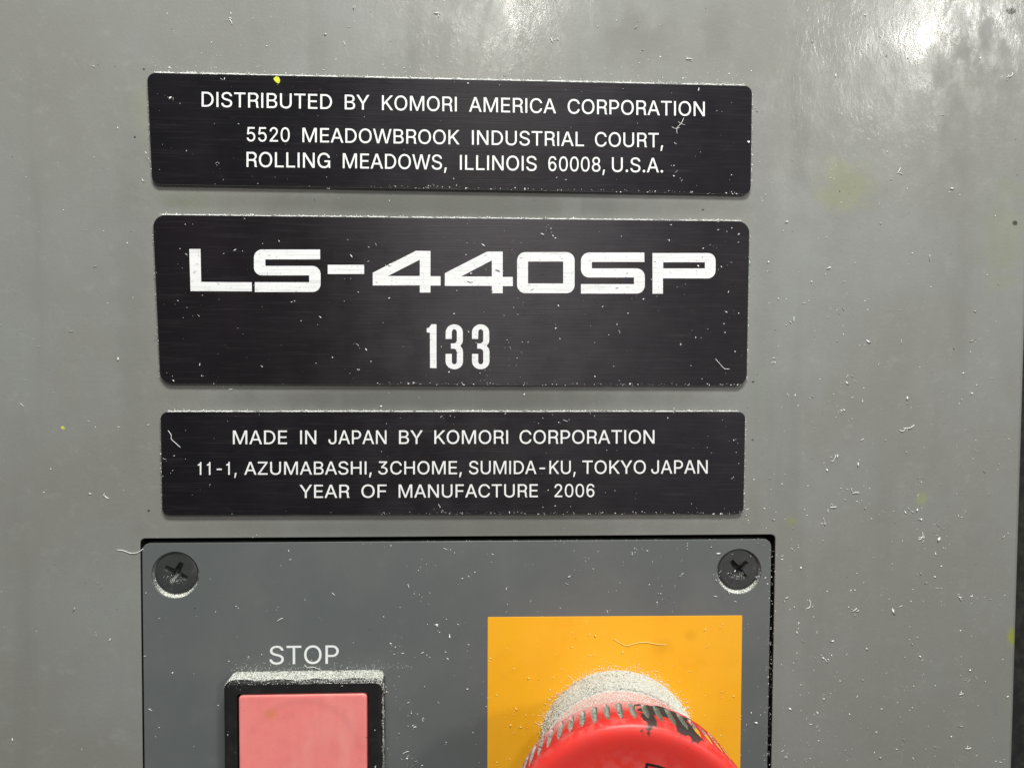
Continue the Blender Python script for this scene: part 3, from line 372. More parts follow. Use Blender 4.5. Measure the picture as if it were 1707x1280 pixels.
HOLE = [(-64.0, -190.0), (59.15, -190.0), (59.2, -35.3), (-63.55, -35.3)]
mb = MB()
slab(mb, rect(-170, -210, 109.0, 150), [rquad(HOLE, 0.9, 4)], -3.0, 0.0, 0.9, hole_bevel=0.15, steps=4, m_hole=1)
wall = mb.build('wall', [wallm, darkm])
tag(wall, 'scuffed grey painted metal face of the machine behind all the plates', 'machine panel', kind='structure')

# ------------------------------------------------------------------ lettering
def glyph_run(text):
    """outlines of one word with its ink box"""
    x = 0; loops = []
    for ch in text:
        adv, gl = GLYPHS[ch]
        loops.append([[(px+x, py) for px, py in l] for l in gl])
        x += adv
    xs = [p[0] for g in loops for l in g for p in l]
    return loops, min(xs), max(xs)
def add_words(mb, words, h0, h1, bold=0.0):
    for text, (bl, br, tr, tl) in words:
        loops, x0, x1 = glyph_run(text)
        def put(p):
            u = (p[0]-x0)/(x1-x0); v = p[1]/509.0
            ax = bl[0]+(br[0]-bl[0])*u; ay = bl[1]+(br[1]-bl[1])*u
            bx = tl[0]+(tr[0]-tl[0])*u; by = tl[1]+(tr[1]-tl[1])*u
            return (ax+(bx-ax)*v, ay+(by-ay)*v)
        for g in loops:
            ls = []
            for k, l in enumerate(g):
                q = [put(p) for p in l]
                if area(q) < 0: q = q[::-1]
                if bold: q = inset(q, -bold if k == 0 else bold)
                ls.append(q)
            slab(mb, ls[0], ls[1:], h0, h1, 0)

# ------------------------------------------------------------------ three nameplates
def nameplate(corners, r, thick, face, label):
    cx = sum(c[0] for c in corners)/4; cy = sum(c[1] for c in corners)/4
    mb = MB()
    slab(mb, rquad(corners, r, 8), [], 0.0, thick, 0.09, m_top=0, m_side=1, m_bevel=1)
    o = mb.build('nameplate', [face, edgem], None, (cx, cy, 0))
    return tag(o, label, 'nameplate', 'black nameplates on the machine')
TH = 0.75
P1 = [(-60.19, 31.15), (52.91, 30.85), (52.84, 51.57), (-60.88, 51.66)]
P2 = [(-59.17, -5.93), (52.72, -6.05), (52.78, 25.81), (-60.18, 25.60)]
P3 = [(-59.12, -30.80), (52.49, -31.06), (52.55, -10.97), (-59.22, -11.12)]
plate1 = nameplate(P1, 1.5, TH, black_top, 'topmost black nameplate, reading DISTRIBUTED BY, with a lime paint fleck')
plate2 = nameplate(P2, 2.3, TH, black_mid, 'tallest black nameplate, in the middle, with large silver letters and 133')
plate3 = nameplate(P3, 1.4, TH, black_low, 'lowest black nameplate, reading MADE IN JAPAN, just above the control panel')
for owner, words in TEXT[0]:
    if owner == 'stop': continue
    mb = MB(); add_words(mb, words, TH-0.02, TH+0.03, 0.008)
    child(mb, 'lettering', [letterm], plate1 if owner == 'p1' else plate3)
for part in (TEXT[1][:8], TEXT[1][8:]):
    mb = MB()
    for loops in part:
        ls = [l[::-1] if area(l) < 0 else l for l in loops]
        slab(mb, ls[0], ls[1:], TH-0.02, TH+0.03, 0)
    child(mb, 'lettering', [silverm], plate2)

mb = MB()
slab(mb, [(-37.75, 51.05), (-37.70, 50.75), (-37.25, 50.25), (-36.82, 50.05), (-36.58, 50.25), (-36.52, 50.75), (-36.72, 51.25), (-37.2, 51.42)], [], TH-0.02, TH+0.16, 0.08)
o = mb.build('paint_fleck', [paintfleckm], None, (-37.2, 50.8, TH)); tag(o, 'tiny lime yellow paint fleck on the top edge of the highest nameplate', 'paint fleck')

# ------------------------------------------------------------------ control panel with its screws and legend
PAN = [(-63.60, -189.0), (58.30, -189.0), (58.40, -36.2), (-63.22, -36.2)]
SCREWS = ((-57.10, -42.35, 4.45, 62), (52.02, -42.6, 4.45, 41))
panel = empty('control_panel', (-2.5, -112, 0))
tag(panel, 'slate grey control panel with rounded corners and two countersunk black screws', 'control panel')
mb = MB()
slab(mb, rquad(PAN, 1.5, 6), [circle(x, y, r, 72) for x, y, r, _ in SCREWS], -2.0, 0.0, 0.10, m_side=1, m_bevel=0)
for x, y, r, _ in SCREWS:                      # countersinks
    a = mb.ring(circle(x, y, r+0.10, 72), -0.105); b = mb.ring(circle(x, y, 3.5, 72), -1.35); c = mb.ring(circle(x, y, 3.4, 72), -1.99)
    mb.bridge(a, b, 0, True); mb.bridge(b, c, 0, True)
child(mb, 'panel_plate', [panelm, darkm], panel)
mb = MB(); add_words(mb, [w for ow, ws in TEXT[0] if ow == 'stop' for w in ws], -0.02, 0.03)
child(mb, 'lettering', [printm], panel)
def cross_depth(x, y, a):
    ca, sa = math.cos(a), math.sin(a)
    u, v = abs(x*ca+y*sa), abs(-x*sa+y*ca)
    d = 0.0
    for p, q in ((u, v), (v, u)):
        if p < 2.25:
            w = 0.62-0.10*p
            e = min(1.0, max(0.0, (w-q)/0.16))
            d = max(d, e*(0.35+1.5*(1-p/2.25)))
    return d
for x, y, r, ang in SCREWS:
    mb = MB(); n = 96; rows = []
    R0 = 4.12; ox, oy = x+0.02, y+0.26
    for k in range(30):
        rad = R0*(1-k/30.0)
        base = -0.42 - (0.30*max(0, (rad-3.75)/0.37))**1.0
        i0 = len(mb.v)
        for i in range(n):
            t = 2*math.pi*i/n
            px, py = rad*math.cos(t), rad*math.sin(t)
            ding = 0.10*math.exp(-((px+1.2)**2+(py+1.5)**2)/0.6)+0.08*math.exp(-((px-1.3)**2+(py+0.9)**2)/0.4)
            mb.v.append((ox+px, oy+py, base-cross_depth(px, py, math.radians(ang))+ding))
        rows.append(list(range(i0, i0+n)))
    s = mb.ring(circle(ox, oy, 3.3, n), -1.6); mb.bridge(s, rows[0], 0, False)
    for a, b in zip(rows, rows[1:]): mb.bridge(a, b, 0, True)
    i = len(mb.v); mb.v.append((ox, oy, -2.25))
    for k in range(n): mb.face((rows[-1][k], rows[-1][(k+1) % n], i), 0, True)
    o = child(mb, 'screw', [screwm], panel, (x, y, -0.4))
    o['label'] = 'black cross-head screw in the corner of the panel, nearer the STOP switch' if x < 0 else 'black cross-head screw in the corner of the panel, above the yellow plate'

LAB = [(2.55, -106.0), (52.9, -106.0), (52.76, -51.35), (2.5, -51.1)]
LO = (27.7, -78, 0)

mb = MB(); slab(mb, rquad(LAB, 0.12, 2), [], 0.0, 0.14, 0.03)
label = mb.build('legend_plate', [labelm], None, LO)
tag(label, 'amber yellow square plate behind the red mushroom button', 'legend plate')

# ------------------------------------------------------------------ STOP switch
SO = (-32.1, -76.0, 0)
switch = empty('push_button_switch', SO)
tag(switch, 'square pinkish red push button in a black bezel under the word STOP', 'push button')
mb = MB()
slab(mb, rquad(rect(-46.95, -90.6, -17.35, -61.25), 1.5, 6), [rquad(rect(-44.45, -88.0, -20.0, -63.75), 0.7, 4)], 0.0, 4.3, 0.70, hole_bevel=0.18)
child(mb, 'bezel', [blackp], switch)
mb = MB()
bx0, bx1, by0, by1 = -44.12, -20.3, -87.6, -64.0
outl = rquad(rect(bx0, by0, bx1, by1), 0.75, 5)
dense = []
for k in range(len(outl)):
    a, b = Vector(outl[k]), Vector(outl[(k+1) % len(outl)])
    ns = max(1, int((b-a).length/0.6))
    dense += [tuple(a+(b-a)*q/ns) for q in range(ns)]
outl = dense
r0 = mb.ring(outl, 0.5); r1 = mb.ring(outl, 4.05)
mb.bridge(r0, r1, 0, True)
cxb, cyb = (bx0+bx1)/2, (by0+by1)/2
last = r1; NR = 34
edge = inset(outl, 0.28)
prev = mb.ring(inset(outl, 0.09), 4.25); mb.bridge(r1, prev, 0, True)
for k in range(NR):
    f = 1-k/NR
    i0 = len(mb.v)
    for (ex, ey) in edge:
        x, y = cxb+(ex-cxb)*f, cyb+(ey-cyb)*f
        d = math.hypot(x-cxb, y-cyb)
        e = min(1, max(0, (11.3-d)/1.6)); e = e*e*(3-2*e)
        mb.v.append((x, y, 4.32-0.08*e-0.16*max(0, 1-(d/11.3)**2)))
    cur = list(range(i0, i0+len(edge))); mb.bridge(prev, cur, 0, True); prev = cur
i = len(mb.v); mb.v.append((cxb, cyb, 4.07))
for k in range(len(prev)): mb.face((prev[k], prev[(k+1) % len(prev)], i), 0, True)

child(mb, 'button_cap', [buttonm], switch)

# ------------------------------------------------------------------ red mushroom emergency button
EO = (28.0, -77.2, 0.14)
stop = empty('emergency_stop_button', EO)
tag(stop, 'round red mushroom emergency stop button with dust-filled grip grooves on the yellow plate', 'emergency button')
stop.rotation_euler = (0, 0, math.radians(-5.5))
def lchild(mb, name, mats, parent):        # shapes given relative to the button's own axis
    o = mb.build(name, mats, None, (0, 0, 0)); o.parent = parent; o.location = (0, 0, 0); return o
mb = MB()
lathe(mb, [(15.0, -2.5), (15.25, 0.2), (15.25, 7.6), (15.0, 8.3), (14.4, 8.7), (12.5, 8.8)], 96, close_end=False)
lchild(mb, 'collar', [collarm], stop)
NG = 62; SEG = NG*12
prof = [(13.0, 8.9), (14.7, 9.0), (15.2, 9.5), (15.7, 11.0), (16.6, 14.5), (17.6, 18.0), (18.6, 21.0), (19.35, 22.8), (19.65, 23.4), (19.75, 23.9)]
hs = np.linspace(24.2, 32.0, 21)
prof += [(19.78+0.95*(h-24.2)/7.2, float(h)) for h in hs]
prof += [(20.75, 32.5), (20.60, 33.0), (20.25, 33.45), (19.7, 33.75), (19.0, 33.85), (18.2, 33.8), (17.0, 33.6), (15.0, 33.25), (12.0, 32.9), (8.0, 32.6), (4.0, 32.5)]
mb = MB(); rings = []
def groove(t, h):
    ph = (t/(2*math.pi)*NG) % 1.0 - 0.5
    g = int(t/(2*math.pi)*NG) % NG
    gr = random.Random(g*7+1)
    hb, hf = 24.2+gr.uniform(0, 0.4), 31.75+gr.uniform(-0.5, 0.25)
    if h < hb or h > hf: return 0.0
    s = (h-hb)/(hf-hb)
    w = 0.25*min(1.0, (1-s)*2.4+0.15)*min(1.0, s*6+0.35)
    e = (w-abs(ph))/0.10
    return 0.75*min(1.0, max(0.0, e))*(1-0.3*s)
dep = {}
for k, (r, h) in enumerate(prof):
    i0 = len(mb.v)
    for i in range(SEG):
        t = 2*math.pi*i/SEG
        d = groove(t, h) if 24.2 < h < 32.2 else 0.0
        dep[i0+i] = d
        mb.v.append(((r-d)*math.cos(t), (r-d)*math.sin(t), h))
    rings.append(list(range(i0, i0+SEG)))
gv = MB(); gv.v = mb.v
def ink_side(x, y, h): return 0
for a, b in zip(rings, rings[1:]):
    for i in range(SEG):
        j = (i+1) % SEG
        q = (a[i], a[j], b[j], b[i])
        mb.face(q, 1 if sum(dep[v] for v in q)/4 > 0.10 else 0, True)
i = len(mb.v); mb.v.append((0, 0, 32.48))
for k in range(SEG): mb.face((rings[-1][k], rings[-1][(k+1) % SEG], i), 0, True)
lchild(mb, 'mushroom_head', [redm, groovem], stop)
# worn places of the head: pale dust film on its back flare, black chipped patch, yellow paint in the right-hand grooves
redm.tint(redm.ramp(redm.noise(3.0, 3, 0.6), 0.4, 0.7), (0.68, 0.05, 0.042), 0.6)
def axis_masks(m):
    tc = m.n('ShaderNodeTexCoord'); sp = m.n('ShaderNodeSeparateXYZ'); m.L(tc.outputs['Object'], sp.inputs[0])
    x, z = sp.outputs[0], sp.outputs[2]
    h = m.math('MULTIPLY', sp.outputs[1], -10.0)
    ang = m.math('MULTIPLY', m.math('ARCTAN2', z, x), 180/math.pi)
    return x, z, h, ang
x_, z_, h_, a_ = axis_masks(redm)
film = redm.math('MULTIPLY', redm.ramp(h_, 29.5, 21.0), redm.ramp(a_, 58, 82))
fine = redm.ramp(redm.noise(32.0, 3, 0.7), 0.40, 0.62)
redm.tint(redm.math('MULTIPLY', film, redm.ramp(redm.noise(2.0, 4), 0.2, 0.5, 0.65, 1.0)), (0.80, 0.42, 0.37), 0.75)
redm.tint(redm.math('MULTIPLY', film, fine), (0.84, 0.74, 0.68), 0.75)
lip = redm.math('MULTIPLY', redm.math('MULTIPLY', redm.ramp(h_, 29.8, 31.6), redm.ramp(h_, 33.9, 32.6)), redm.ramp(redm.noise(7.0, 4), 0.42, 0.62))
redm.tint(lip, (0.78, 0.20, 0.18), 0.35)
side = redm.ramp(h_, 33.0, 31.8)
redm.rough(redm.ramp(redm.math('MAXIMUM', film, side), 0, 1, 0.38, 0.9))
redm.L(redm.ramp(side, 0, 1, 0.4, 0.08), redm.p.inputs['Specular IOR Level'])
def chip(m):
    x, z, h, ang = axis_masks(m)
    hh = m.math('ADD', h, m.math('MULTIPLY', m.math('SUBTRACT', m.noise(6.0, 3, 0.5), 0.5), 4.0))
    aa = m.math('ADD', ang, m.math('MULTIPLY', m.math('SUBTRACT', m.noise(6.0, 3, 0.5), 0.5), 14.0))
    A = m.math('MULTIPLY', m.ramp(aa, 61.0, 62.0), m.ramp(aa, 87.0, 86.0))
    B = m.math('MULTIPLY', m.ramp(hh, 24.2, 24.8), m.ramp(hh, 33.6, 33.2))
    hole = m.math('MULTIPLY', m.blob(4.7, 19.6, 1.7, 3.0, 0.2, 0.2, nscale=6.0), m.ramp(hh, 29.2, 29.8))
    rim = m.math('SQRT', m.math('ADD', m.math('MULTIPLY', x, x), m.math('MULTIPLY', z, z)))
    B = m.math('MULTIPLY', B, m.ramp(rim, 1.86, 1.90))
    return A, B, m.math('SUBTRACT', 1.0, hole)
A, B, H = chip(redm)
redm.tint(redm.math('MULTIPLY', redm.math('MULTIPLY', A, B), H), (0.035, 0.042, 0.038), 0.96)
A, B, H = chip(groovem)
groovem.tint(groovem.math('MULTIPLY', A, B), (0.13, 0.15, 0.10), 0.6)
_x, _z, hg, ag = axis_masks(groovem)
groovem.tint(groovem.math('MULTIPLY', groovem.ramp(ag, 66, 60), groovem.ramp(groovem.math('ADD', hg, groovem.math('MULTIPLY', groovem.noise(7.0), 4.0)), 28.5, 30.5)), (0.80, 0.55, 0.02), 0.9)
redm.tint(redm.math('MULTIPLY', redm.blob(0.8, 19.0, 2.2, 0.75, 0.5, 0.6, nscale=9.0), redm.ramp(h_, 22.8, 22.2)), (0.16, 0.16, 0.12), 0.85)
spk = redm.math('MULTIPLY', redm.math('MULTIPLY', redm.ramp(h_, 31.5, 25.0), redm.ramp(a_, 84, 100)), redm.ramp(redm.noise(22.0, 4, 0.75), 0.52, 0.66))
redm.tint(spk, (0.82, 0.55, 0.50), 0.75)
# turning arrow printed on the dished face
mb = MB()
def arrow_outline():
    pts = []
    for i in range(15): t = math.radians(84-i*7.6); pts.append((14.6*math.cos(t), 14.6*math.sin(t)))
    t = math.radians(84-14*7.6-3)
    pts += [(16.6*math.cos(t), 16.6*math.sin(t))]
    t2 = t-math.radians(22); pts += [(12.0*math.cos(t2), 12.0*math.sin(t2))]
    pts += [(7.6*math.cos(t), 7.6*math.sin(t))]
    for i in range(15): t = math.radians(84-(14-i)*7.6); pts.append((9.6*math.cos(t), 9.6*math.sin(t)))
    return pts
def face_h(x, y):
    r = math.hypot(x, y); pr = [(q, h) for q, h in prof if h > 32.2 and q < 19.2]
    pr.sort(); return float(np.interp(r, [q for q, _ in pr], [h for _, h in pr]))
ap = arrow_outline()
for loop in (ap, [(-x, -y) for x, y in ap]):
    if area(loop) < 0: loop = loop[::-1]
    dense = []
    for i in range(len(loop)):
        a, b = loop[i], loop[(i+1) % len(loop)]
        for k in range(6): dense.append((a[0]+(b[0]-a[0])*k/6, a[1]+(b[1]-a[1])*k/6))
    inn = inset(dense, 0.42)
    i0 = len(mb.v)
    mb.v += [(x, y, face_h(x, y)+0.05) for x, y in dense]; n = len(dense)
    mb.v += [(x, y, face_h(x, y)+0.05) for x, y in inn]
    mb.bridge(list(range(i0, i0+n)), list(range(i0+n, i0+2*n)), 0, False)
lchild(mb, 'arrow_marking', [arrowm], stop)

# ------------------------------------------------------------------ dust, lint and powder
OCT_F = np.array([(0, 2, 4), (2, 1, 4), (1, 3, 4), (3, 0, 4), (2, 0, 5), (1, 2, 5), (3, 1, 5), (0, 3, 5)])
class Grains:
    def __init__(s): s.V = []; s.F = []; s.M = []; s.n = 0
    def add(s, c, size, mat=0, flat=0.6, elong=1.5):
        """c (n,3) millimetres, size (n,) half length"""
        c = np.asarray(c, float); n = len(c)
        if n == 0: return
        size = np.broadcast_to(size, (n,))
        base = np.array([(1, 0, 0), (-1, 0, 0), (0, 1, 0), (0, -1, 0), (0, 0, 1), (0, 0, -1)], float)
        v = np.repeat(base[None], n, 0)*rng.uniform(0.55, 1.25, (n, 6, 1)) + rng.normal(0, 0.18, (n, 6, 3))
        v[:, :, 0] *= rng.uniform(1.0, elong, (n, 1)); v[:, :, 1] *= rng.uniform(0.45, 1.0, (n, 1)); v[:, :, 2] *= flat
        a = rng.uniform(0, 2*np.pi, n); ca, sa = np.cos(a), np.sin(a)
        x = v[:, :, 0]*ca[:, None]-v[:, :, 1]*sa[:, None]; y = v[:, :, 0]*sa[:, None]+v[:, :, 1]*ca[:, None]
        v = np.stack([x, y, v[:, :, 2]], 2)*size[:, None, None] + c[:, None, :]
        s.V.append(v.reshape(-1, 3)); s.F.append((OCT_F[None]+(np.arange(n)*6)[:, None, None]+s.n).reshape(-1, 3))
        s.M.append(np.repeat(np.broadcast_to(mat, (n,)), 8)); s.n += n*6
    def tube(s, pts, r, mat=0):
        pts = np.asarray(pts, float); n = len(pts)
        d = np.gradient(pts, axis=0); d /= np.linalg.norm(d, axis=1)[:, None]+1e-9
        up = np.array([0, 0, 1.0]); sx = np.cross(d, up); sx /= np.linalg.norm(sx, axis=1)[:, None]+1e-9; sz = np.cross(sx, d)
        ring = []
        w = r*np.clip(np.minimum(np.arange(n)+0.5, n-np.arange(n)-0.5)/1.2, 0.45, 1.0)
        for k in range(4):
            t = math.pi/2*k
            ring.append(pts+(sx*math.cos(t)+sz*math.sin(t))*w[:, None])
        v = np.stack(ring, 1).reshape(-1, 3); f = []
        for i in range(n-1):
            for k in range(4):
                a, b = i*4+k, i*4+(k+1) % 4; c, e = a+4, b+4
                f += [(a, b, e), (a, e, c)]
        f += [(0, 2, 1), (0, 3, 2)]; q = (n-1)*4; f += [(q, q+1, q+2), (q, q+2, q+3)]
        s.V.append(v); s.F.append(np.array(f)+s.n); s.M.append(np.full(len(f), mat)); s.n += len(v)
    def fibre(s, x, y, h, length, r, mat=0, ang=None, curl=0.6, lift=0.15):
        n = max(5, int(length/0.16)); a = rng.uniform(0, 2*np.pi) if ang is None else ang
        k = rng.normal(0, curl); p = np.array([x, y]); out = []
        for i in range(n):
            out.append((p[0], p[1], h+r*0.9+lift*math.sin(math.pi*i/(n-1))*rng.uniform(0.7, 1)))
            a += (k+rng.normal(0, 0.8))*length/n; p = p+np.array([math.cos(a), math.sin(a)])*length/n
        s.tube(out, r, mat)
    def build(s, name, mats, origin=(0, 0, 0), smooth=False):
        v = np.concatenate(s.V); f = np.concatenate(s.F); m = np.concatenate(s.M).astype(np.int32)
        o = np.array(origin, float); v = (v-o)*MM
        v = np.stack([v[:, 0], -v[:, 2], v[:, 1]], 1)
        me = bpy.data.meshes.new(name)
        me.vertices.add(len(v)); me.vertices.foreach_set('co', v.ravel().astype(np.float32))
        me.loops.add(f.size); me.loops.foreach_set('vertex_index', f.ravel().astype(np.int32))
        me.polygons.add(len(f)); me.polygons.foreach_set('loop_start', np.arange(0, f.size, 3, dtype=np.int32))
        for q in mats: me.materials.append(q.m)
        me.polygons.foreach_set('material_index', m)
        me.update(calc_edges=True); me.validate()
        ob = bpy.data.objects.new(name, me); scene.collection.objects.link(ob); ob.location = V(*origin)
        return ob

def inside(x, y, q, pad=0.0):
    xs = [c[0] for c in q]; ys = [c[1] for c in q]
    return (x > min(xs)-pad) & (x < max(xs)+pad) & (y > min(ys)-pad) & (y < max(ys)+pad)
SW = rect(-46.95, -90.6, -17.35, -61.25)
def height(x, y):
    h = np.zeros_like(x)
    for q in (P1, P2, P3): h = np.where(inside(x, y, q, -0.05), TH, h)
    h = np.where(inside(x, y, LAB), 0.14, h)
    h = np.where(inside(x, y, SW, -0.6), 4.3, h)
    ap = inside(x, y, rect(-44.4, -88, -19.8, -63.4)); h = np.where(ap, 4.3, h)
    gap = inside(x, y, HOLE, 0.1) & ~inside(x, y, PAN, -0.1); h = np.where(gap, -99.0, h)
    h = np.where((x-28)**2+(y+77.2)**2 < 16.2**2, -99.0, h)
    for sx, sy, r, _ in SCREWS: h = np.where((x-sx)**2+(y-sy)**2 < r*r, np.where((x-sx)**2+(y-sy)**2 < 3.9**2, -0.42, -99.0), h)
    return h
def density(x, y):
    d = 0.020+0.0*x
    d = np.where(y > 52, 0.034, d)
    d = np.where(x < -62, 0.014, d)
    lo = np.clip((45-y)/70, 0, 1)
    d = np.where(x > 53.5, 0.022+0.20*lo**1.4*np.clip((112-x)/14, 0.15, 1), d)
    d = np.where((x > 53.5) & (x < 58) & (y < 50), np.maximum(d, 0.16), d)
    d = np.where(inside(x, y, P1), 0.08, d)
    d = np.where(inside(x, y, P2), np.where(x > -10, 0.11, 0.05), d)
    d = np.where(inside(x, y, P3), np.where(x > -5, 0.12, 0.05), d)
    d = np.where(inside(x, y, PAN), 0.025+0.13*np.clip((x+55)/70, 0, 1), d)
    d = np.where(inside(x, y, rect(-17.5, -92, -11, -56)), 0.55, d)
    d = np.where(inside(x, y, rect(-52, -61, -12, -58.5)), 0.22, d)
    d = np.where(inside(x, y, SW), 0.05, d)
    d = np.where(inside(x, y, rect(-44.4, -88, -19.8, -63.4)), 0.004, d)
    d = np.where(inside(x, y, LAB), 0.10+0.5*np.exp(-np.clip(np.hypot(x-28, y+77)-15, 0, 99)/3.0)+0.28*np.exp(-((x-10)/6)**2-((y+76)/5)**2), d)
    for sx, sy, r, _ in SCREWS: d = np.where((x-sx)**2+(y-sy)**2 < r*r, 0.25 if sx > 0 else 0.08, d)
    return d
DMAX = 0.75
X0, X1, Y0, Y1 = -95, 109, -92, 74
N = int((X1-X0)*(Y1-Y0)*DMAX)
x = rng.uniform(X0, X1, N); y = rng.uniform(Y0, Y1, N)
cl = rng.random(N) < 0.45                       # specks that lie in little groups
nx = rng.uniform(X0, X1, 900); ny = rng.uniform(Y0, Y1, 900)
pick = rng.integers(0, 900, N)
x = np.where(cl, nx[pick]+rng.normal(0, 1.0, N), x); y = np.where(cl, ny[pick]+rng.normal(0, 0.8, N), y)
keep = rng.random(N) < density(x, y)/DMAX
x, y = x[keep], y[keep]; h = height(x, y); ok = (h > -50) & (x < 108.3); x, y, h = x[ok], y[ok], h[ok]
size = np.clip(rng.lognormal(math.log(0.072), 0.66, len(x)), 0.032, 0.30)
clear = np.ones(len(x), bool)                  # nothing big lies across the small lettering
for ow, ws in TEXT[0]:
    for _, q in ws: clear &= ~(inside(x, y, q, 1.2) & (size > 0.055))
x, y, h, size = x[clear], y[clear], h[clear], size[clear]
onlab = inside(x, y, LAB)
dust = Grains()
dust.add(np.stack([x, y, h+size*0.3], 1), size, np.where(onlab, 1, np.where(rng.random(len(x)) < np.where(size > 0.12, 0.25, 0.5), 3, 0)), 0.5, 2.2)
lint = Grains()
sel = np.where(rng.random(len(x)) < 0.09)[0]
near = np.zeros(len(x), bool)
for ow, ws in TEXT[0]:
    for _, q in ws: near |= inside(x, y, q, 1.6)
sel = [i for i in sel if not near[i]]
for i in sel:
    lint.fibre(x[i]+rng.normal(0, .5), y[i]+rng.normal(0, .4), float(h[i]) if h[i] > -50 else 0, rng.uniform(0.4, 1.2), rng.uniform(0.025, 0.055), 1 if onlab[i] else (2 if rng.random() < 0.5 else 0), lift=0.1)
# dark specks
n = 160; dx = rng.uniform(X0, 108, n); dy = rng.uniform(Y0, Y1, n); dh = height(dx, dy); ok = dh > -50
dust.add(np.stack([dx, dy, dh+0.02], 1)[ok], rng.uniform(0.05, 0.11, ok.sum()), 2, 0.5)
# fuzz that settled along the rims of the plates
def along(a, b, n): t = rng.random(n)[:, None]; return np.array(a)*(1-t)+np.array(b)*t
for q, top in ((P1, 4200), (P2, 3000), (P3, 3600)):
    bl, br, tr, tl = q
    p = along((tl[0]+1.3, tl[1]), (tr[0]-1.3, tr[1]), top)
    w = 0.55+0.45*np.sin(p[:, 0]*0.37+q[0][1])*np.sin(p[:, 0]*0.11)
    p = p[rng.random(len(p)) < w]
    z = TH+0.04-np.abs(rng.normal(0, 0.22, len(p)))
    dust.add(np.column_stack([p[:, 0], p[:, 1]+np.abs(rng.normal(0, 0.10, len(p)))+0.02, z]), np.clip(rng.lognormal(math.log(0.07), 0.4, len(p)), 0.03, 0.2), 0, 0.8)
    for seg in range(26):                       # the settled line itself, broken and uneven
        f0 = seg/26+rng.uniform(0, 0.004); f1 = (seg+1)/26-rng.uniform(0, 0.006)
        if rng.random() < 0.06: continue
        f = np.linspace(f0, f1, 16)
        lx = tl[0]+1.2+(tr[0]-tl[0]-2.4)*f; ly = tl[1]+(tr[1]-tl[1])*f
        dust.tube(np.column_stack([lx, ly+0.03+rng.normal(0, 0.025, 16), TH-0.07+rng.normal(0, 0.03, 16)]), rng.uniform(0.06, 0.11)*(1.25 if q is P1 else 1.0), 0)
    for _ in range(90 if q is P1 else 30):
        t = rng.random(); fx = tl[0]+1+(tr[0]-tl[0]-2)*t
        lint.fibre(fx, tl[1]-0.05, TH*rng.uniform(0.3, 0.95), rng.uniform(0.3, 0.9), 0.035, 0, ang=rng.uniform(0.3, 2.8), lift=0.1)
    for (a, b, sgn, n) in ((bl, tl, -1, 70), (br, tr, 1, 150)):
        p = along((a[0], a[1]+1), (b[0], b[1]-1), n)
        dust.add(np.column_stack([p[:, 0]+sgn*np.abs(rng.normal(0.03, 0.12, n)), p[:, 1], rng.uniform(0.1, TH, n)]), np.clip(rng.lognormal(math.log(0.07), 0.45, n), 0.03, 0.18), 0, 0.8)
    n = 120; p = along((bl[0]+40, bl[1]), (br[0], br[1]), n)
    dust.add(np.column_stack([p[:, 0], p[:, 1]+rng.uniform(0.0, 0.5, n), np.full(n, TH+0.02)]), np.clip(rng.lognormal(math.log(0.07), 0.5, n), 0.03, 0.2), 0, 0.6)
# loose grains on the wall above the highest plate and down the right side of the plates
n = 420; px = rng.uniform(-61, 53, n); py = 51.9+np.abs(rng.exponential(1.3, n))
dust.add(np.column_stack([px, py, np.full(n, 0.03)]), np.clip(rng.lognormal(math.log(0.06), 0.5, n), 0.03, 0.2), 0, 0.6)
# panel rim and right gap
n = 260; py = rng.uniform(-92, -38, n); dust.add(np.column_stack([58.3+rng.normal(0.3, 0.5, n), py, np.where(rng.random(n) < 0.6, 0.02, -0.5)]), np.clip(rng.lognormal(math.log(0.06), 0.45, n), 0.03, 0.15), 0, 0.7)
n = 120; px = rng.uniform(-10, 58, n); dust.add(np.column_stack([px, -36.25+rng.normal(0, 0.08, n), np.full(n, -0.05)]), rng.uniform(0.03, 0.09, n), 0, 0.7)
o = dust.build('dust', [dustm, amberdustm, darkm, softdustm]); tag(o, 'white specks of paper dust scattered over the machine face and plates', 'dust', kind='stuff')

def path(pts, h, r, mat=0):
    P = np.array(pts, float); t = np.linspace(0, len(P)-1, (len(P)-1)*4+1); i = np.arange(len(P))
    q = np.column_stack([np.interp(t, i, P[:, 0]), np.interp(t, i, P[:, 1])])
    for _ in range(2): q[1:-1] = (q[:-2]+2*q[1:-1]+q[2:])/4
    lint.tube(np.column_stack([q, np.full(len(q), h+r)+0.06*np.sin(np.linspace(0, 3.14, len(q)))]), r, mat)
path([(39.62, 45.22), (39.3, 44.4), (38.9, 43.9), (38.2, 43.2), (38.38, 42.12)], TH, 0.055)
path([(38.58, 44.51), (39.0, 44.1), (39.9, 43.9)], TH, 0.04); path([(37.3, 43.5), (38.0, 43.1), (38.9, 43.4)], TH, 0.04)
path([(-57.8, -14.6), (-57.1, -15.6), (-57.3, -16.2), (-56.35, -17.07), (-55.5, -17.9)], TH, 0.06)
path([(-67.98, -37.39), (-66.65, -37.52), (-65.32, -38.1), (-64.0, -38.0), (-62.9, -37.2)], 0, 0.07)
path([(27.12, -55.6), (28.31, -56.4), (29.75, -57.14), (31.88, -56.45), (33.79, -56.35), (35.82, -56.86), (37.73, -57.0)], 0.14, 0.07, 1)
path([(46.4, -0.7), (47.45, -1.89), (48.18, -2.71), (49.3, -2.7)], TH, 0.055)
path([(-32.77, -60.0), (-32.2, -60.6), (-31.17, -60.3), (-29.45, -61.15)], 0.1, 0.055)
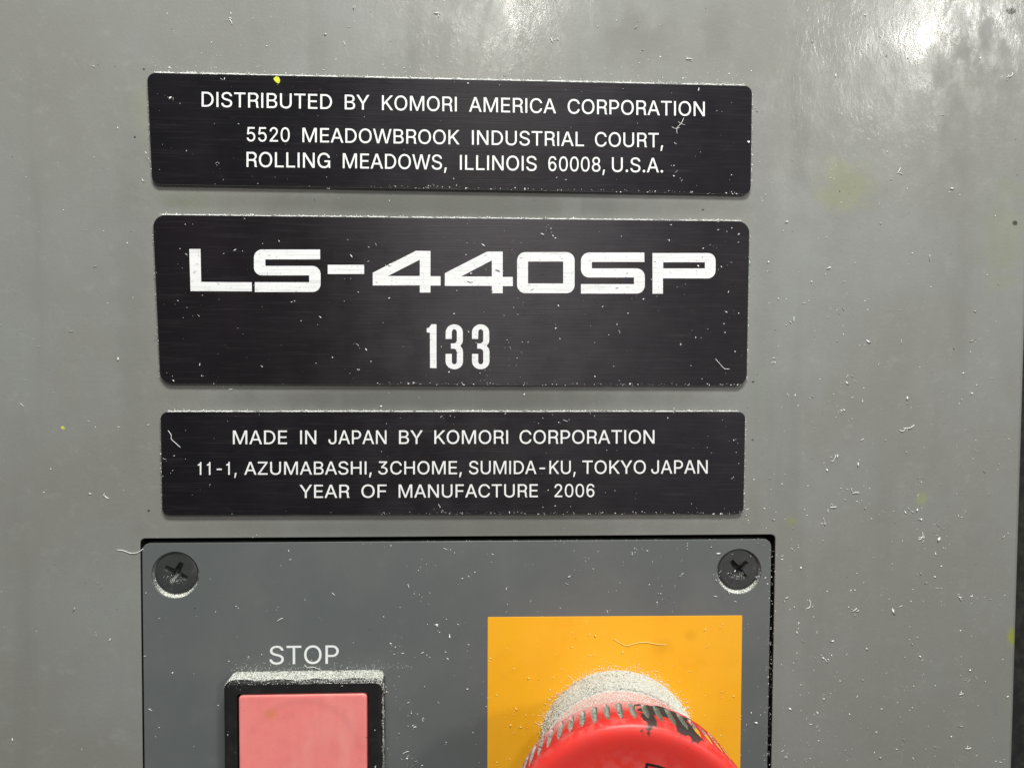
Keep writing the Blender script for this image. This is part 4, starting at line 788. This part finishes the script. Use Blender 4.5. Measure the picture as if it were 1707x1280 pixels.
for (fx, fy, L, a) in ((74.5, -27.2, 1.6, 0.5), (62, 6.5, 1.2, 1.9), (70, -30, 1.5, 0.4), (84.5, -14.3, 2.6, -0.1), (70.5, -20.5, 1.3, 0.6), (88, -36.5, 2.2, 0.35), (96.5, -48, 1.4, -0.3),
        (99, -79, 1.3, 0.2), (97.2, -68, 1.2, 0.5), (75, -50.8, 1.3, 0.8), (66, -50, 2.0, 0.7), (104, 54.5, 1.4, 0.4), (82, 35.5, 1.5, 0.9), (60, 25.8, 0.9, 0.4), (68.5, 16.8, 1.1, 1.2),
        (-46, 62, 1.3, -0.3), (40, 56.5, 1.5, 0.3), (14, 60, 1.2, -0.8), (-8, 64, 1.3, 0.3), (-70, -27, 1.2, -0.9)):
    for k in range(3): lint.fibre(fx+(0.35*k*rng.normal()), fy+(0.35*k*rng.normal()), 0, L*(1-0.3*k), 0.085-0.02*k, 0, ang=a+0.7*k*rng.normal(), lift=0.12)
for (fx, fy, L, a) in ((-10.5, -58.2, 0.9, 0.8), (-14, -78, 1.6, 1.2), (6, -46, 0.9, 1.0), (49.5, -45.9, 1.6, -1.2), (47, -47.5, 1.0, 0.3), (-27.5, -46, 1.0, -0.6), (-38, -51.5, 1.5, 0.9), (-13, -44.5, 1.0, -0.7), (25.8, -50, 0.9, -1.0)):
    lint.fibre(fx, fy, 0, L, 0.06, 0, ang=a, lift=0.1)
o = lint.build('lint', [dustm, amberdustm, softdustm]); tag(o, 'fine white curled fibres clinging to the painted face and plates', 'lint', kind='stuff')

# powder lying on the bezel, on the button's collar and in the lower lips of the screw holes
pw = Grains()
n = 15000; px = rng.uniform(-46.8, -17.5, n); s_ = rng.random(n)
edge_in = np.clip(np.minimum(px+46.85, -17.3-px)/1.5, 0, 1); drop = 1.5*(1-np.sqrt(1-(1-edge_in)**2))
t = rng.beta(1.2, 1.2, n)*5.6                                     # along the top side, then round its front edge
hz = np.where(t < 3.6, t, 3.6+0.7*np.sin(np.clip((t-3.6)/0.7, 0, 1.57))); yz = np.where(t < 3.6, 0.0, -0.7*(1-np.cos(np.clip((t-3.6)/0.7, 0, 1.57))))
kp = (t < 3.9+0.25*np.sin(px*0.9)) | (rng.random(n) < np.clip((px+44)/50, 0.05, 0.5)*np.clip(5.4-t, 0, 1))
pw.add(np.column_stack([px, -61.25-drop+yz+0.03, hz])[kp], rng.uniform(0.035, 0.10, n)[kp], np.where(rng.random(n) < 0.05, 1, 0)[kp], 0.9)
n = 900; py = rng.uniform(-90, -62.2, n); pw.add(np.column_stack([np.full(n, -17.28)-np.abs(rng.normal(0, 0.12, n)), py, np.clip(rng.beta(3, 1.2, n)*4.2, 0, 4.1)]), rng.uniform(0.04, 0.10, n), 0, 0.9)
n = 260; pw.add(np.column_stack([rng.uniform(-47, -12, n), -61.1+np.abs(rng.exponential(0.6, n)), np.full(n, 0.03)]), rng.uniform(0.03, 0.09, n), 0, 0.7)
# collar and back flare of the mushroom button
def tilt(p):
    b = np.stack([p[:, 0], -p[:, 2], p[:, 1]], 1) @ np.array(Matrix.Rotation(math.radians(-5.5), 3, 'Z')).T
    return np.stack([b[:, 0]+EO[0], b[:, 2]+EO[1], -b[:, 1]+EO[2]], 1)
n = 9500; a = np.radians(np.clip(rng.normal(88, 42, n), 2, 178)); hh = rng.uniform(0.2, 8.6, n); rr_ = 15.27+np.abs(rng.normal(0, 0.07, n))
gf = np.clip(0.03+0.30*np.clip((np.degrees(a)-70)/70, 0, 1)*(0.5+0.5*np.sin(a*9+hh*0.9)*np.sin(a*4.3-hh*0.5)), 0, 0.6)
thin = rng.random(n) < np.where(np.degrees(a) > 100, 0.62+0.3*np.sin(a*7+hh), 1.0)
pw.add(tilt(np.column_stack([rr_*np.cos(a), rr_*np.sin(a), hh]))[thin], rng.uniform(0.045, 0.13, n)[thin], np.where(rng.random(n) < gf, 1, 0)[thin], 0.9)
n = 5200; a = np.radians(np.clip(rng.normal(104, 30, n), 30, 178)); hh = 9+14.2*rng.beta(1.0, 1.5, n)
rr_ = np.interp(hh, [q[1] for q in prof[:10]], [q[0] for q in prof[:10]])+0.02
pw.add(tilt(np.column_stack([rr_*np.cos(a), rr_*np.sin(a), hh])), rng.uniform(0.035, 0.09, n), np.where(rng.random(n) < 0.08, 1, 0), 0.9)
n = 500; a = np.radians(rng.uniform(20, 165, n)); r_ = 15.3+np.abs(rng.exponential(0.5, n)); pw.add(np.column_stack([EO[0]+r_*np.cos(a), EO[1]+r_*np.sin(a), np.full(n, 0.2)]), rng.uniform(0.05, 0.14, n), 0, 0.8)
for sx, sy, r, _ in SCREWS:
    n = 1150; a = np.radians(np.clip(rng.normal(-92, 33 if sx < 0 else 36, n), -185, 5)); k = rng.random(n)
    rr_ = r+0.12-k*0.62; hh = -0.16-0.75*k
    pw.add(np.column_stack([sx+rr_*np.cos(a), sy+rr_*np.sin(a), hh+0.04]), rng.uniform(0.05, 0.13, n), 0, 0.8)
    n = 60; gx = sx+rng.normal(-0.3, 1.0, n); gy = sy-1.1+rng.normal(0, 0.45, n)
    pw.add(np.column_stack([gx, gy, np.full(n, -0.40)]), rng.uniform(0.03, 0.10, n), 0, 0.6)
o = pw.build('powder', [powderm, greydustm]); tag(o, 'pale powder caked on the bezel top, button collar and screw hole lips', 'powder', kind='stuff')
